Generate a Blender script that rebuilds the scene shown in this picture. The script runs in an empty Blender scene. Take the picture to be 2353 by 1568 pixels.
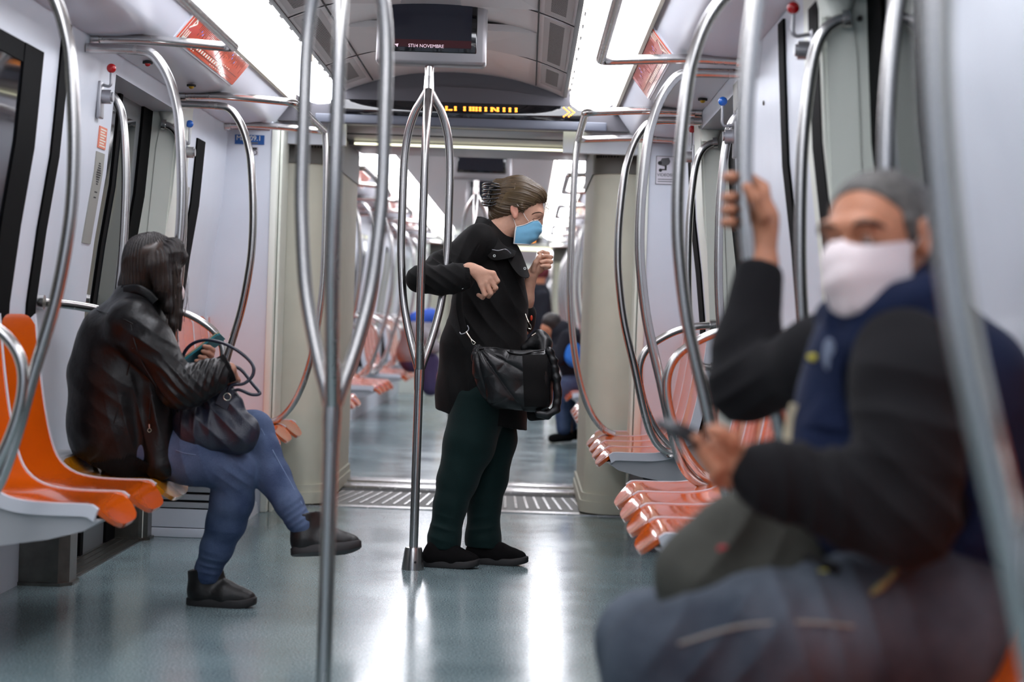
import bpy, bmesh, math, random
import numpy as np
from mathutils import Vector, Matrix, noise

S = bpy.context.scene
COL = S.collection
PI = math.pi

# ------------------------------------------------------------------ camera
W_IM, H_IM = 2353.0, 1568.0
FPX = 4300.0                       # focal length in pixels of a 2353 wide frame
VPX, VPY = 1211.0, 736.0           # where the carriage axis vanishes
ROLL = 0.034
CAM = Vector((0.42, 0.0, 1.05))
yc = Vector((VPX - W_IM / 2, H_IM / 2 - VPY, -FPX)).normalized()
zc = Vector((ROLL, 1.0, 0.0))
zc = (zc - yc * zc.dot(yc)).normalized()
xc = yc.cross(zc)
R_WC = Matrix((xc, yc, zc)).transposed()       # world -> camera
R_CW = R_WC.transposed()
cam_d = bpy.data.cameras.new('camera')
cam = bpy.data.objects.new('camera', cam_d)
COL.objects.link(cam)
cam.matrix_world = Matrix.Translation(CAM) @ R_CW.to_4x4()
cam_d.sensor_width = 36.0
cam_d.lens = 36.0 * FPX / W_IM
cam_d.clip_start = 0.05
cam_d.clip_end = 200
cam_d.dof.use_dof = True
cam_d.dof.focus_distance = 7.75
cam_d.dof.aperture_fstop = 2.5
S.camera = cam


def at(px, py, Y):
    """world point seen at pixel (px, py) of the photograph, in the plane y = Y"""
    d = R_CW @ Vector(((px - W_IM / 2) / FPX, (H_IM / 2 - py) / FPX, -1.0))
    return CAM + d * (Y / d.y)


# ------------------------------------------------------------------ world, exposure
S.view_settings.view_transform = 'Standard'
S.view_settings.look = 'None'
S.view_settings.exposure = 0.0
S.view_settings.gamma = 1.0
S.view_settings.use_curve_mapping = False
w = bpy.data.worlds.new('tunnel')
S.world = w
w.use_nodes = True
w.node_tree.nodes['Background'].inputs[0].default_value = (0.5, 0.55, 0.65, 1)
w.node_tree.nodes['Background'].inputs[1].default_value = 0.02
S.cycles.max_bounces = 6
S.cycles.diffuse_bounces = 3
S.cycles.glossy_bounces = 4
S.cycles.adaptive_threshold = 0.04
S.cycles.transmission_bounces = 4
S.cycles.caustics_reflective = False
S.cycles.caustics_refractive = False
S.cycles.sample_clamp_indirect = 6.0
S.cycles.use_denoising = True
LAMP = 10.2            # strength of the ceiling diffusers


# ------------------------------------------------------------------ materials
def lin(c):
    return tuple((v / 255 / 12.92) if v / 255 <= 0.04045 else ((v / 255 + 0.055) / 1.055) ** 2.4 for v in c)


def nt(name):
    m = bpy.data.materials.new(name)
    m.use_nodes = True
    return m, m.node_tree.nodes, m.node_tree.links, m.node_tree.nodes['Principled BSDF']


def mat(name, rgb, rough=0.5, metal=0.0, spec=0.5, coat=0.0, noise_amt=0.0, noise_scale=20.0, bump=0.0, bump_scale=40.0,
        stretch=None, sheen=0.0, rough_var=0.0, alpha=1.0, emit=None, emit_s=0.0, sss=0.0, detail=3.0):
    m, N, L, b = nt(name)
    c = lin(rgb)
    b.inputs['Base Color'].default_value = (*c, 1)
    b.inputs['Roughness'].default_value = rough
    b.inputs['Metallic'].default_value = metal
    b.inputs['Specular IOR Level'].default_value = spec
    b.inputs['Coat Weight'].default_value = coat
    b.inputs['Coat Roughness'].default_value = 0.06
    b.inputs['Sheen Weight'].default_value = sheen
    if sss:
        b.inputs['Subsurface Weight'].default_value = sss
        b.inputs['Subsurface Radius'].default_value = (0.012, 0.005, 0.003)
        b.inputs['Subsurface Scale'].default_value = 1.0
    if emit:
        b.inputs['Emission Color'].default_value = (*lin(emit), 1)
        b.inputs['Emission Strength'].default_value = emit_s
    if noise_amt or bump or rough_var:
        tc = N.new('ShaderNodeTexCoord')
        mp = N.new('ShaderNodeMapping')
        if stretch:
            mp.inputs['Scale'].default_value = stretch
        L.new(tc.outputs['Object'], mp.inputs['Vector'])
        if noise_amt or rough_var:
            n = N.new('ShaderNodeTexNoise')
            n.inputs['Scale'].default_value = noise_scale
            n.inputs['Detail'].default_value = detail
            L.new(mp.outputs[0], n.inputs['Vector'])
        if noise_amt:
            r = N.new('ShaderNodeValToRGB')
            lo = tuple(max(0, v * (1 - noise_amt)) for v in c)
            hi = tuple(min(1, v * (1 + noise_amt)) for v in c)
            r.color_ramp.elements[0].position = 0.3
            r.color_ramp.elements[1].position = 0.7
            r.color_ramp.elements[0].color = (*lo, 1)
            r.color_ramp.elements[1].color = (*hi, 1)
            L.new(n.outputs['Fac'], r.inputs['Fac'])
            L.new(r.outputs['Color'], b.inputs['Base Color'])
        if rough_var:
            mr = N.new('ShaderNodeMapRange')
            mr.inputs['From Min'].default_value = 0.3
            mr.inputs['From Max'].default_value = 0.7
            mr.inputs['To Min'].default_value = max(0.02, rough - rough_var)
            mr.inputs['To Max'].default_value = min(1, rough + rough_var)
            L.new(n.outputs['Fac'], mr.inputs['Value'])
            L.new(mr.outputs['Result'], b.inputs['Roughness'])
        if bump:
            n2 = N.new('ShaderNodeTexNoise')
            n2.inputs['Scale'].default_value = bump_scale
            n2.inputs['Detail'].default_value = 3.0
            L.new(mp.outputs[0], n2.inputs['Vector'])
            bp = N.new('ShaderNodeBump')
            bp.inputs['Strength'].default_value = 1.0
            bp.inputs['Distance'].default_value = bump
            L.new(n2.outputs['Fac'], bp.inputs['Height'])
            L.new(bp.outputs['Normal'], b.inputs['Normal'])
    return m


def floor_mat():
    m, N, L, b = nt('blue_grey_linoleum')
    tc = N.new('ShaderNodeTexCoord')
    n1 = N.new('ShaderNodeTexNoise'); n1.inputs['Scale'].default_value = 170; n1.inputs['Detail'].default_value = 2
    n2 = N.new('ShaderNodeTexNoise'); n2.inputs['Scale'].default_value = 2.2; n2.inputs['Detail'].default_value = 4
    v = N.new('ShaderNodeTexVoronoi'); v.inputs['Scale'].default_value = 90
    for n in (n1, n2, v):
        L.new(tc.outputs['Object'], n.inputs['Vector'])
    r = N.new('ShaderNodeValToRGB')
    e = r.color_ramp.elements
    e[0].position = 0.30; e[0].color = (*lin((84, 104, 108)), 1)
    e[1].position = 0.72; e[1].color = (*lin((182, 196, 197)), 1)
    k = e.new(0.5); k.color = (*lin((126, 147, 151)), 1)
    L.new(n1.outputs['Fac'], r.inputs['Fac'])
    mx = N.new('ShaderNodeMix'); mx.data_type = 'RGBA'; mx.blend_type = 'MULTIPLY'
    mx.inputs['Factor'].default_value = 0.4
    L.new(r.outputs['Color'], mx.inputs['A'])
    r2 = N.new('ShaderNodeValToRGB')
    r2.color_ramp.elements[0].position = 0.35; r2.color_ramp.elements[0].color = (0.6, 0.62, 0.62, 1)
    r2.color_ramp.elements[1].position = 0.65; r2.color_ramp.elements[1].color = (1, 1, 1, 1)
    L.new(n2.outputs['Fac'], r2.inputs['Fac'])
    L.new(r2.outputs['Color'], mx.inputs['B'])
    # a few dark scuffs
    r3 = N.new('ShaderNodeValToRGB')
    r3.color_ramp.elements[0].position = 0.02; r3.color_ramp.elements[0].color = (0.3, 0.3, 0.3, 1)
    r3.color_ramp.elements[1].position = 0.05; r3.color_ramp.elements[1].color = (1, 1, 1, 1)
    v2 = N.new('ShaderNodeTexVoronoi'); v2.inputs['Scale'].default_value = 7
    L.new(tc.outputs['Object'], v2.inputs['Vector'])
    L.new(v2.outputs['Distance'], r3.inputs['Fac'])
    mx2 = N.new('ShaderNodeMix'); mx2.data_type = 'RGBA'; mx2.blend_type = 'MULTIPLY'
    mx2.inputs['Factor'].default_value = 0.7
    L.new(mx.outputs['Result'], mx2.inputs['A'])
    L.new(r3.outputs['Color'], mx2.inputs['B'])
    L.new(mx2.outputs['Result'], b.inputs['Base Color'])
    mr = N.new('ShaderNodeMapRange')
    mr.inputs['From Min'].default_value = 0.35; mr.inputs['From Max'].default_value = 0.65
    mr.inputs['To Min'].default_value = 0.15; mr.inputs['To Max'].default_value = 0.22
    L.new(n2.outputs['Fac'], mr.inputs['Value'])
    L.new(mr.outputs['Result'], b.inputs['Roughness'])
    b.inputs['Specular IOR Level'].default_value = 0.45
    bp = N.new('ShaderNodeBump'); bp.inputs['Distance'].default_value = 0.0004
    n3 = N.new('ShaderNodeTexNoise'); n3.inputs['Scale'].default_value = 9
    L.new(tc.outputs['Object'], n3.inputs['Vector'])
    L.new(n3.outputs['Fac'], bp.inputs['Height'])
    L.new(bp.outputs['Normal'], b.inputs['Normal'])
    return m


M = {}
M['white'] = mat('white_panel', (214, 219, 228), 0.34, spec=0.45, noise_amt=0.02, noise_scale=6)
M['cream'] = mat('cream_panel', (230, 233, 222), 0.38, spec=0.4, noise_amt=0.02, noise_scale=6)
M['column'] = mat('cream_fabric_column', (208, 207, 190), 0.6, spec=0.3, noise_amt=0.03, noise_scale=8)
M['cove'] = mat('white_cove', (214, 217, 227), 0.3, spec=0.5)
M['steel'] = mat('brushed_steel', (196, 194, 192), 0.24, metal=1.0, rough_var=0.05, noise_scale=30, stretch=(1, 1, 0.05))
M['steel_dark'] = mat('worn_steel_plate', (120, 118, 112), 0.33, metal=1.0, noise_amt=0.12, noise_scale=25)
M['ceiling'] = mat('brushed_ceiling_metal', (226, 221, 219), 0.36, metal=0.2, spec=0.5, rough_var=0.05, noise_scale=14, stretch=(0.2, 3, 3))
M['ceil_plain'] = mat('grey_ceiling_metal', (200, 196, 195), 0.42, metal=0.2)
M['grating'] = mat('dull_grating_plate', (84, 82, 76), 0.55, noise_amt=0.1, noise_scale=25)
M['seam'] = mat('dark_seam', (30, 28, 28), 0.7)
M['grille'] = mat('grille_metal', (186, 182, 180), 0.45, metal=0.3)
M['black'] = mat('black_rubber', (8, 8, 9), 0.7, spec=0.06)
M['glass'] = mat('dark_window_glass', (22, 24, 28), 0.06, spec=0.7)
M['leaf'] = mat('grey_door_leaf', (112, 116, 118), 0.4, metal=0.3)
M['header'] = mat('dark_grey_header', (74, 72, 78), 0.5, noise_amt=0.05, noise_scale=300)
M['bluegrey'] = mat('blue_grey_trim', (86, 90, 102), 0.42)
M['ring'] = mat('grey_rubber_ring', (104, 102, 96), 0.55)
M['orange'] = mat('orange_plastic', (222, 94, 10), 0.10, spec=0.6, coat=0.3, noise_amt=0.03, noise_scale=3)
M['ochre'] = mat('ochre_plastic', (196, 122, 14), 0.13, spec=0.6, coat=0.3)
M['divider'] = mat('white_divider', (222, 224, 232), 0.3)
M['shell'] = mat('grey_white_shell', (176, 178, 182), 0.42)
M['lamp'] = mat('lit_diffuser', (255, 255, 255), 0.5, emit=(243, 246, 255), emit_s=LAMP)
M['strip'] = mat('lit_strip', (255, 255, 255), 0.5, emit=(250, 250, 214), emit_s=2.2)
M['lamp_frame'] = mat('lamp_frame', (196, 186, 168), 0.35, metal=0.4)
M['map'] = mat('orange_map', (226, 84, 40), 0.12, spec=0.6, coat=0.6)
M['mapwhite'] = mat('map_white', (232, 228, 214), 0.4)
M['mapdark'] = mat('map_dark', (92, 34, 20), 0.5)
M['mapblue'] = mat('map_blue', (120, 130, 210), 0.5)
M['blue'] = mat('sign_blue', (24, 84, 152), 0.4)
M['ledpanel'] = mat('black_display_glass', (10, 10, 14), 0.05, spec=0.7)
M['led'] = mat('orange_led', (255, 170, 60), 0.5, emit=(255, 150, 52), emit_s=2.6)
M['screen'] = mat('lcd_screen', (18, 19, 26), 0.16, emit=(28, 30, 44), emit_s=0.35)
M['screenband'] = mat('lcd_band', (44, 10, 16), 0.2, emit=(60, 14, 22), emit_s=0.35)
M['screentext'] = mat('lcd_text', (220, 200, 210), 0.3, emit=(226, 200, 214), emit_s=0.8)
M['bezel'] = mat('grey_bezel', (150, 148, 150), 0.35, metal=0.5)
M['redball'] = mat('red_knob', (206, 12, 22), 0.12, coat=0.5)
M['blueball'] = mat('blue_knob', (30, 106, 208), 0.15, coat=0.5)
M['zinc'] = mat('zinc_casting', (168, 168, 172), 0.35, metal=0.8)
M['plate'] = mat('aluminium_label_plate', (158, 158, 150), 0.5, metal=0.3)
M['redlabel'] = mat('red_label', (222, 128, 102), 0.5)
M['slot'] = mat('shaded_slot', (74, 70, 68), 0.7)
M['ink'] = mat('black_ink', (30, 30, 32), 0.6)
M['greyink'] = mat('grey_ink', (96, 96, 98), 0.6)
M['amber'] = mat('amber_lamp', (190, 150, 20), 0.3)
M['floor'] = floor_mat()


# ------------------------------------------------------------------ mesh helpers
class MB:
    def __init__(s):
        s.v = []; s.f = []

    def add(s, vs, fs):
        o = len(s.v)
        s.v += [tuple(v) for v in vs]
        s.f += [tuple(i + o for i in f) for f in fs]
        return s

    def box(s, x0, x1, y0, y1, z0, z1, bev=0.0):
        if bev <= 0:
            vs = [(x, y, z) for x in (x0, x1) for y in (y0, y1) for z in (z0, z1)]
            return s.add(vs, [(0, 1, 3, 2), (4, 6, 7, 5), (0, 4, 5, 1), (2, 3, 7, 6), (0, 2, 6, 4), (1, 5, 7, 3)])
        bm = bmesh.new()
        bmesh.ops.create_cube(bm, size=1.0)
        for v in bm.verts:
            v.co = Vector(((x0 + x1) / 2 + v.co.x * (x1 - x0), (y0 + y1) / 2 + v.co.y * (y1 - y0), (z0 + z1) / 2 + v.co.z * (z1 - z0)))
        bmesh.ops.bevel(bm, geom=list(bm.edges), offset=bev, segments=3, affect='EDGES', profile=0.5)
        s.bm(bm)
        return s

    def bm(s, bm):
        bm.verts.index_update()
        s.add([v.co[:] for v in bm.verts], [[v.index for v in f.verts] for f in bm.faces])
        bm.free()

    def tube(s, pts, r, n=14, cap=True):
        """round bar along points; r a number or one per point"""
        P = [Vector(p) for p in pts]
        k = len(P)
        rr = list(r) if hasattr(r, '__len__') else [r] * k
        T = []
        for i in range(k):
            t = P[min(i + 1, k - 1)] - P[max(i - 1, 0)]
            T.append(t.normalized() if t.length > 1e-9 else Vector((0, 0, 1)))
        up = Vector((0, 1, 0)) if abs(T[0].y) < 0.9 else Vector((1, 0, 0))
        nrm = (up - T[0] * up.dot(T[0])).normalized()
        vs = []
        for i in range(k):
            nrm = (nrm - T[i] * nrm.dot(T[i]))
            nrm = nrm.normalized() if nrm.length > 1e-6 else T[i].orthogonal().normalized()
            b = T[i].cross(nrm)
            for j in range(n):
                a = 2 * PI * j / n
                vs.append(P[i] + (nrm * math.cos(a) + b * math.sin(a)) * rr[i])
        fs = []
        for i in range(k - 1):
            for j in range(n):
                fs.append((i * n + j, i * n + (j + 1) % n, (i + 1) * n + (j + 1) % n, (i + 1) * n + j))
        if cap:
            fs.append(tuple(range(n - 1, -1, -1)))
            fs.append(tuple((k - 1) * n + j for j in range(n)))
        return s.add(vs, fs)

    def ball(s, c, r, n=16, m=10):
        rx, ry, rz = r if hasattr(r, '__len__') else (r, r, r)
        vs = [(c[0], c[1], c[2] - rz)]
        for i in range(1, m):
            a = -PI / 2 + PI * i / m
            for j in range(n):
                b = 2 * PI * j / n
                vs.append((c[0] + rx * math.cos(a) * math.cos(b), c[1] + ry * math.cos(a) * math.sin(b), c[2] + rz * math.sin(a)))
        vs.append((c[0], c[1], c[2] + rz))
        fs = [(0, 1 + (j + 1) % n, 1 + j) for j in range(n)]
        for i in range(m - 2):
            for j in range(n):
                fs.append((1 + i * n + j, 1 + i * n + (j + 1) % n, 1 + (i + 1) * n + (j + 1) % n, 1 + (i + 1) * n + j))
        l = len(vs) - 1
        fs += [(l, 1 + (m - 2) * n + j, 1 + (m - 2) * n + (j + 1) % n) for j in range(n)]
        return s.add(vs, fs)

    def prism_y(s, poly, y0, y1):
        """closed polygon in x,z pulled from y0 to y1"""
        n = len(poly)
        vs = [(x, y0, z) for x, z in poly] + [(x, y1, z) for x, z in poly]
        fs = [(i, (i + 1) % n, n + (i + 1) % n, n + i) for i in range(n)]
        fs += [tuple(range(n - 1, -1, -1)), tuple(range(n, 2 * n))]
        return s.add(vs, fs)

    def sheet_y(s, line, y0, y1, t, ny=1):
        """open line in x,z given thickness t (along its normal) and pulled from y0 to y1"""
        P = [Vector((x, 0, z)) for x, z in line]
        k = len(P)
        off = []
        for i in range(k):
            d = (P[min(i + 1, k - 1)] - P[max(i - 1, 0)]).normalized()
            off.append(P[i] + Vector((-d.z, 0, d.x)) * t)
        poly = [(p.x, p.z) for p in P] + [(p.x, p.z) for p in reversed(off)]
        return s.prism_y(poly, y0, y1)

    def prism_z(s, poly, z0, z1):
        n = len(poly)
        vs = [(x, y, z0) for x, y in poly] + [(x, y, z1) for x, y in poly]
        fs = [(i, (i + 1) % n, n + (i + 1) % n, n + i) for i in range(n)]
        fs += [tuple(range(n - 1, -1, -1)), tuple(range(n, 2 * n))]
        return s.add(vs, fs)

    def grid(s, G):
        """G[i][j] points -> quads"""
        h, wd = len(G), len(G[0])
        vs = [p for row in G for p in row]
        fs = [(i * wd + j, i * wd + j + 1, (i + 1) * wd + j + 1, (i + 1) * wd + j) for i in range(h - 1) for j in range(wd - 1)]
        return s.add(vs, fs)

    def slab(s, G, off):
        """closed slab: grid G and the same grid moved by the function / vector off"""
        h, wd = len(G), len(G[0])
        A = [Vector(p) for row in G for p in row]
        if callable(off):
            B = [off(i, j, A[i * wd + j]) for i in range(h) for j in range(wd)]
        else:
            B = [p + Vector(off) for p in A]
        n = h * wd
        fs = []
        for i in range(h - 1):
            for j in range(wd - 1):
                q = (i * wd + j, i * wd + j + 1, (i + 1) * wd + j + 1, (i + 1) * wd + j)
                fs.append(q)
                fs.append(tuple(n + a for a in reversed(q)))
        rim = [j for j in range(wd)] + [i * wd + wd - 1 for i in range(1, h)] + [(h - 1) * wd + j for j in range(wd - 2, -1, -1)] + [i * wd for i in range(h - 2, 0, -1)]
        for a, b in zip(rim, rim[1:] + rim[:1]):
            fs.append((b, a, n + a, n + b))
        return s.add(A + B, fs)

    def lathe(s, prof, c, n=20):
        """profile of (r, z) spun about the vertical through c"""
        vs = []
        for r, z in prof:
            for j in range(n):
                a = 2 * PI * j / n
                vs.append((c[0] + r * math.cos(a), c[1] + r * math.sin(a), c[2] + z))
        k = len(prof)
        fs = [(i * n + j, i * n + (j + 1) % n, (i + 1) * n + (j + 1) % n, (i + 1) * n + j) for i in range(k - 1) for j in range(n)]
        fs += [tuple(range(n - 1, -1, -1)), tuple((k - 1) * n + j for j in range(n))]
        return s.add(vs, fs)


def catmull(pts, per=8):
    P = [Vector(p) for p in pts]
    P = [P[0] * 2 - P[1]] + P + [P[-1] * 2 - P[-2]]
    out = []
    for i in range(1, len(P) - 2):
        a, b, c, d = P[i - 1], P[i], P[i + 1], P[i + 2]
        for j in range(per):
            t = j / per
            out.append(0.5 * ((2 * b) + (c - a) * t + (2 * a - 5 * b + 4 * c - d) * t * t + (3 * b - a - 3 * c + d) * t ** 3))
    out.append(P[-2])
    return out


def fillet(pts, r, seg=6):
    """polyline with rounded corners"""
    P = [Vector(p) for p in pts]
    out = [P[0]]
    for i in range(1, len(P) - 1):
        a, b, c = P[i - 1], P[i], P[i + 1]
        d1, d2 = (a - b).normalized(), (c - b).normalized()
        rr = min(r, (a - b).length * 0.45, (c - b).length * 0.45)
        p, q = b + d1 * rr, b + d2 * rr
        for k in range(seg + 1):
            t = k / seg
            out.append(p * (1 - t) ** 2 + b * 2 * t * (1 - t) + q * t * t)
    out.append(P[-1])
    return out


ROOT = {}


def mk(name, mb, m, parent=None, smooth=35, origin=None):
    """link one mesh object; coordinates are world ones, made relative to the thing they belong to"""
    me = bpy.data.meshes.new(name)
    loc = Vector(origin) if origin is not None else (ROOT[parent.name] if parent is not None else Vector((0, 0, 0)))
    vs = [(v[0] - loc[0], v[1] - loc[1], v[2] - loc[2]) for v in mb.v]
    me.from_pydata(vs, [], mb.f)
    me.validate()
    me.update()
    bm = bmesh.new(); bm.from_mesh(me)
    bmesh.ops.recalc_face_normals(bm, faces=bm.faces)
    bm.to_mesh(me); bm.free()
    me.materials.append(m)
    if smooth:
        me.polygons.foreach_set('use_smooth', [True] * len(me.polygons))
        if smooth < 180:
            me.set_sharp_from_angle(angle=math.radians(smooth))
    o = bpy.data.objects.new(name, me)
    COL.objects.link(o)
    if parent is not None:
        o.parent = parent
        ROOT[o.name] = ROOT[parent.name]
    else:
        o.location = loc
        ROOT[o.name] = loc
    return o


def tag(o, label, cat, group=None, kind=None):
    o['label'] = label
    o['category'] = cat
    if group: o['group'] = group
    if kind: o['kind'] = kind
    return o


def thing(name, label, cat, loc=(0, 0, 0), group=None):
    o = bpy.data.objects.new(name, None)
    o.empty_display_size = 0.05
    COL.objects.link(o)
    o.location = loc
    ROOT[o.name] = Vector(loc)
    return tag(o, label, cat, group)


def struct(name, mb, m, smooth=35):
    o = mk(name, mb, m, None, smooth)
    o['kind'] = 'structure'
    return o


def _cp(o, par):
    c = o.copy()
    COL.objects.link(c)
    if par is not None: c.parent = par
    for ch in list(o.children):
        _cp(ch, c)
    return c


def dup(o, loc, rotz=0.0, label=None, group=None):
    c = _cp(o, None)
    c.location = loc
    c.rotation_euler = (0, 0, rotz)
    if label: c['label'] = label
    if group: c['group'] = group
    elif 'group' in c and label is not None: del c['group']
    ROOT[c.name] = Vector(loc)
    return c


def text(body, size, m, parent, origin, ux, uy, name='lettering', align='CENTER', ext=0.0004):
    """raised lettering at origin; ux along the line, uy up"""
    cu = bpy.data.curves.new(name, 'FONT')
    cu.body = body; cu.size = size; cu.align_x = align; cu.align_y = 'CENTER'; cu.extrude = ext
    cu.materials.append(m)
    o = bpy.data.objects.new(name, cu)
    COL.objects.link(o)
    X = Vector(ux).normalized(); Y = Vector(uy); Y = (Y - X * Y.dot(X)).normalized(); Z = X.cross(Y)
    o.parent = parent
    p = Vector(origin) - ROOT[parent.name]
    mw = Matrix.Translation(p) @ Matrix((X, Y, Z)).transposed().to_4x4()
    bpy.context.view_layer.update()
    me = bpy.data.meshes.new_from_object(o.evaluated_get(bpy.context.evaluated_depsgraph_get()))
    me.name = name
    bpy.data.objects.remove(o)
    me.transform(mw)
    o = bpy.data.objects.new(name, me)
    COL.objects.link(o)
    o.parent = parent
    return o
# ------------------------------------------------------------------ the carriage shell
Y_END = 9.75           # end wall of this carriage
Y_GW0, Y_GW1 = 10.12, 11.75   # gangway
GX = 0.045             # gangway axis


def wx(z):
    """distance of the side wall from the middle, by height"""
    T = [(0, 1.28), (0.6, 1.275), (1.05, 1.26), (1.3, 1.232), (1.55, 1.196), (1.8, 1.178), (2.02, 1.165), (2.4, 1.16)]
    for (a, p), (b, q) in zip(T, T[1:]):
        if z <= b:
            return p + (q - p) * max(0, (z - a)) / (b - a)
    return T[-1][1]


ZS = [0.0, 0.3, 0.6, 0.9, 1.05, 1.18, 1.3, 1.42, 1.55, 1.7, 1.85, 2.02]


def wall_piece(mb, sgn, y0, y1, d_in=0.0, depth=0.16, zs=ZS):
    """part of the side wall between y0 and y1; d_in pushes its face into the aisle"""
    line = [(sgn * (wx(z) - d_in), z) for z in zs]
    back = [(sgn * (wx(z) + depth), z) for z in reversed(zs)]
    return mb.prism_y(line + back, y0, y1)


mb = MB(); mb.box(-1.6, 1.6, -3, Y_GW0 + 0.02, -0.06, 0)
struct('floor', mb, M['floor'], 0)
mb = MB(); mb.box(-1.6, 1.6, -3.06, -3, 0, 2.5)  # added behind the camera to close in the light; the carriage really runs on
struct('wall_light_closure', mb, M['white'], 0)

DOORS = [(0.40, 1.65), (3.70, 4.97), (7.10, 8.40)]
BAYS = [(-3.0, 0.40), (1.65, 3.70), (4.97, 7.10), (8.40, Y_END + 0.1)]
nwin = ndoor = ntrim = 0
for sgn, side in ((-1, 'left'), (1, 'right')):
    mb = MB()
    for a, b in BAYS:
        wall_piece(mb, sgn, a, b, zs=[0.42] + ZS[2:], depth=0.19)
        x0, x1 = sgn * 1.44, sgn * 1.50
        mb.box(min(x0, x1), max(x0, x1), a, b, 0.0, 0.43)
        x0, x1 = sgn * 1.28, sgn * 1.46
        mb.box(min(x0, x1), max(x0, x1), a, b, 0.415, 0.425)
    # wall above the doors
    for a, b in DOORS:
        wall_piece(mb, sgn, a - 0.001, b + 0.001, zs=[1.93, 2.02])
    struct('wall_' + side, mb, M['white'], 25)
    for a, b in DOORS:
        ndoor += 1
        f = MB()
        line = [(sgn * (wx(z) + 0.13), z) for z in ZS]
        back = [(sgn * (wx(z) + 0.17), z) for z in reversed(ZS)]
        f.prism_y(line + back, a - 0.1, b + 0.1)
        d = struct('door_%d' % ndoor, f, M['leaf'], 25)
        # window glass, rubber edges, meeting edge
        zz = [z for z in ZS if z >= 0.85 and z <= 1.86]
        mid = (a + b) / 2
        for y0, y1 in ((a + 0.10, mid - 0.07), (mid + 0.07, b - 0.32)):
            g = MB(); g.prism_y([(sgn * (wx(z) + 0.122), z) for z in zz] + [(sgn * (wx(z) + 0.14), z) for z in reversed(zz)], y0, y1)
            o = mk('glass_pane', g, M['glass'], d, 25); o['kind'] = 'structure'
        g = MB()
        for y0, y1 in ((mid - 0.025, mid + 0.025), (b - 0.20, b - 0.0), (a, a + 0.06)):
            g.prism_y([(sgn * (wx(z) + 0.118), z) for z in ZS] + [(sgn * (wx(z) + 0.14), z) for z in reversed(ZS)], y0, y1)
        o = mk('rubber_edge', g, M['black'], d, 25); o['kind'] = 'structure'
        # sill plate on the floor
        g = MB()
        g.box(min(sgn * 1.275, sgn * 1.46), max(sgn * 1.275, sgn * 1.46), a, b, 0.0, 0.006)
        for i in range(4):
            x = 1.285 + i * 0.035
            g.box(min(sgn * x, sgn * (x + 0.014)), max(sgn * x, sgn * (x + 0.014)), a + 0.03, b - 0.03, 0.006, 0.010)
        ntrim += 1
        struct('trim_%d' % ntrim, g, M['steel_dark'], 0)
    # jambs: cream pillar that faces along the carriage, with the scoop of the grab handle
    for a, b in DOORS:
        ntrim += 1
        j = MB(); wall_piece(j, sgn, b - 0.006, b + 0.30, d_in=0.0 + 0.004, depth=0.135)
        o = struct('trim_%d' % ntrim, j, M['cream'], 25)
        # raised channel panel on the face of the pillar, round at its top
        pl_ = [(0.006, 0.45), (0.088, 0.45), (0.088, 1.78), (0.080, 1.85), (0.060, 1.90), (0.035, 1.925), (0.006, 1.932)]
        g = MB(); g.prism_y([(sgn * (wx(z) + q), z) for q, z in pl_], b - 0.012, b)
        o2 = mk('channel_panel', g, M['cream'], o, 30); o2['kind'] = 'structure'
        # shallow hood over the handle end, on the face of the pillar
        hz = 1.86; hx = wx(hz) + 0.035
        G = []
        for i in range(9):
            t = i / 8
            row = []
            for k in range(9):
                q = -1 + 2 * k / 8
                r = 0.055 * (1 - 0.35 * t)
                row.append((sgn * (hx + q * r), b - 0.012 - 0.030 * math.sin(PI * min(1, t * 1.0) * 0.5 + 0.0) * math.sqrt(max(0, 1 - q * q)), hz + 0.085 - t * 0.07))
            G.append(row)
        g = MB(); g.slab(G, (0, 0.03, 0.0))
        o2 = mk('handle_hood', g, M['cream'], o, 60); o2['kind'] = 'structure'
        # stainless cladding of the jamb feet
        for y0, y1 in ((a - 0.16, a + 0.02), (b - 0.02, b + 0.14)):
            g = MB()
            xa, xb = 1.258, 1.44
            ch = 0.035
            g.prism_z([(sgn * xb, y0), (sgn * (xa + ch), y0), (sgn * xa, y0 + ch), (sgn * xa, y1 - ch), (sgn * (xa + ch), y1), (sgn * xb, y1)], 0.0, 0.19)
            g.prism_z([(sgn * xb, y0 - .012), (sgn * (xa - .012 + ch), y0 - .012), (sgn * (xa - .012), y0 + ch), (sgn * (xa - .012), y1 - ch), (sgn * (xa + ch - .012), y1 + .012), (sgn * xb, y1 + .012)], 0.0, 0.012)
            ntrim += 1
            struct('trim_%d' % ntrim, g, M['steel_dark'], 30)
            g = MB()
            g.prism_z([(sgn * xb, y0 + .004), (sgn * (xa + ch), y0 + .004), (sgn * (xa + .006), y0 + ch), (sgn * (xa + .006), y1 - ch), (sgn * (xa + ch), y1 - .004), (sgn * xb, y1 - .004)], 0.19, 0.40)
            ntrim += 1
            struct('trim_%d' % ntrim, g, M['cream'], 30)


def strip(sgn, y0, y1, m, d=0.006, z0=0.55, z1=1.97, nm='trim', bev=0):
    global ntrim, nwin
    zz = [z0] + [z for z in ZS if z0 < z < z1] + [z1]
    g = MB()
    g.prism_y([(sgn * (wx(z) - d), z) for z in zz] + [(sgn * (wx(z) + 0.02), z) for z in reversed(zz)], y0, y1)
    if nm == 'trim':
        ntrim += 1; n = 'trim_%d' % ntrim
    else:
        nwin += 1; n = 'window_%d' % nwin
    return struct(n, g, m, 25)


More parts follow.
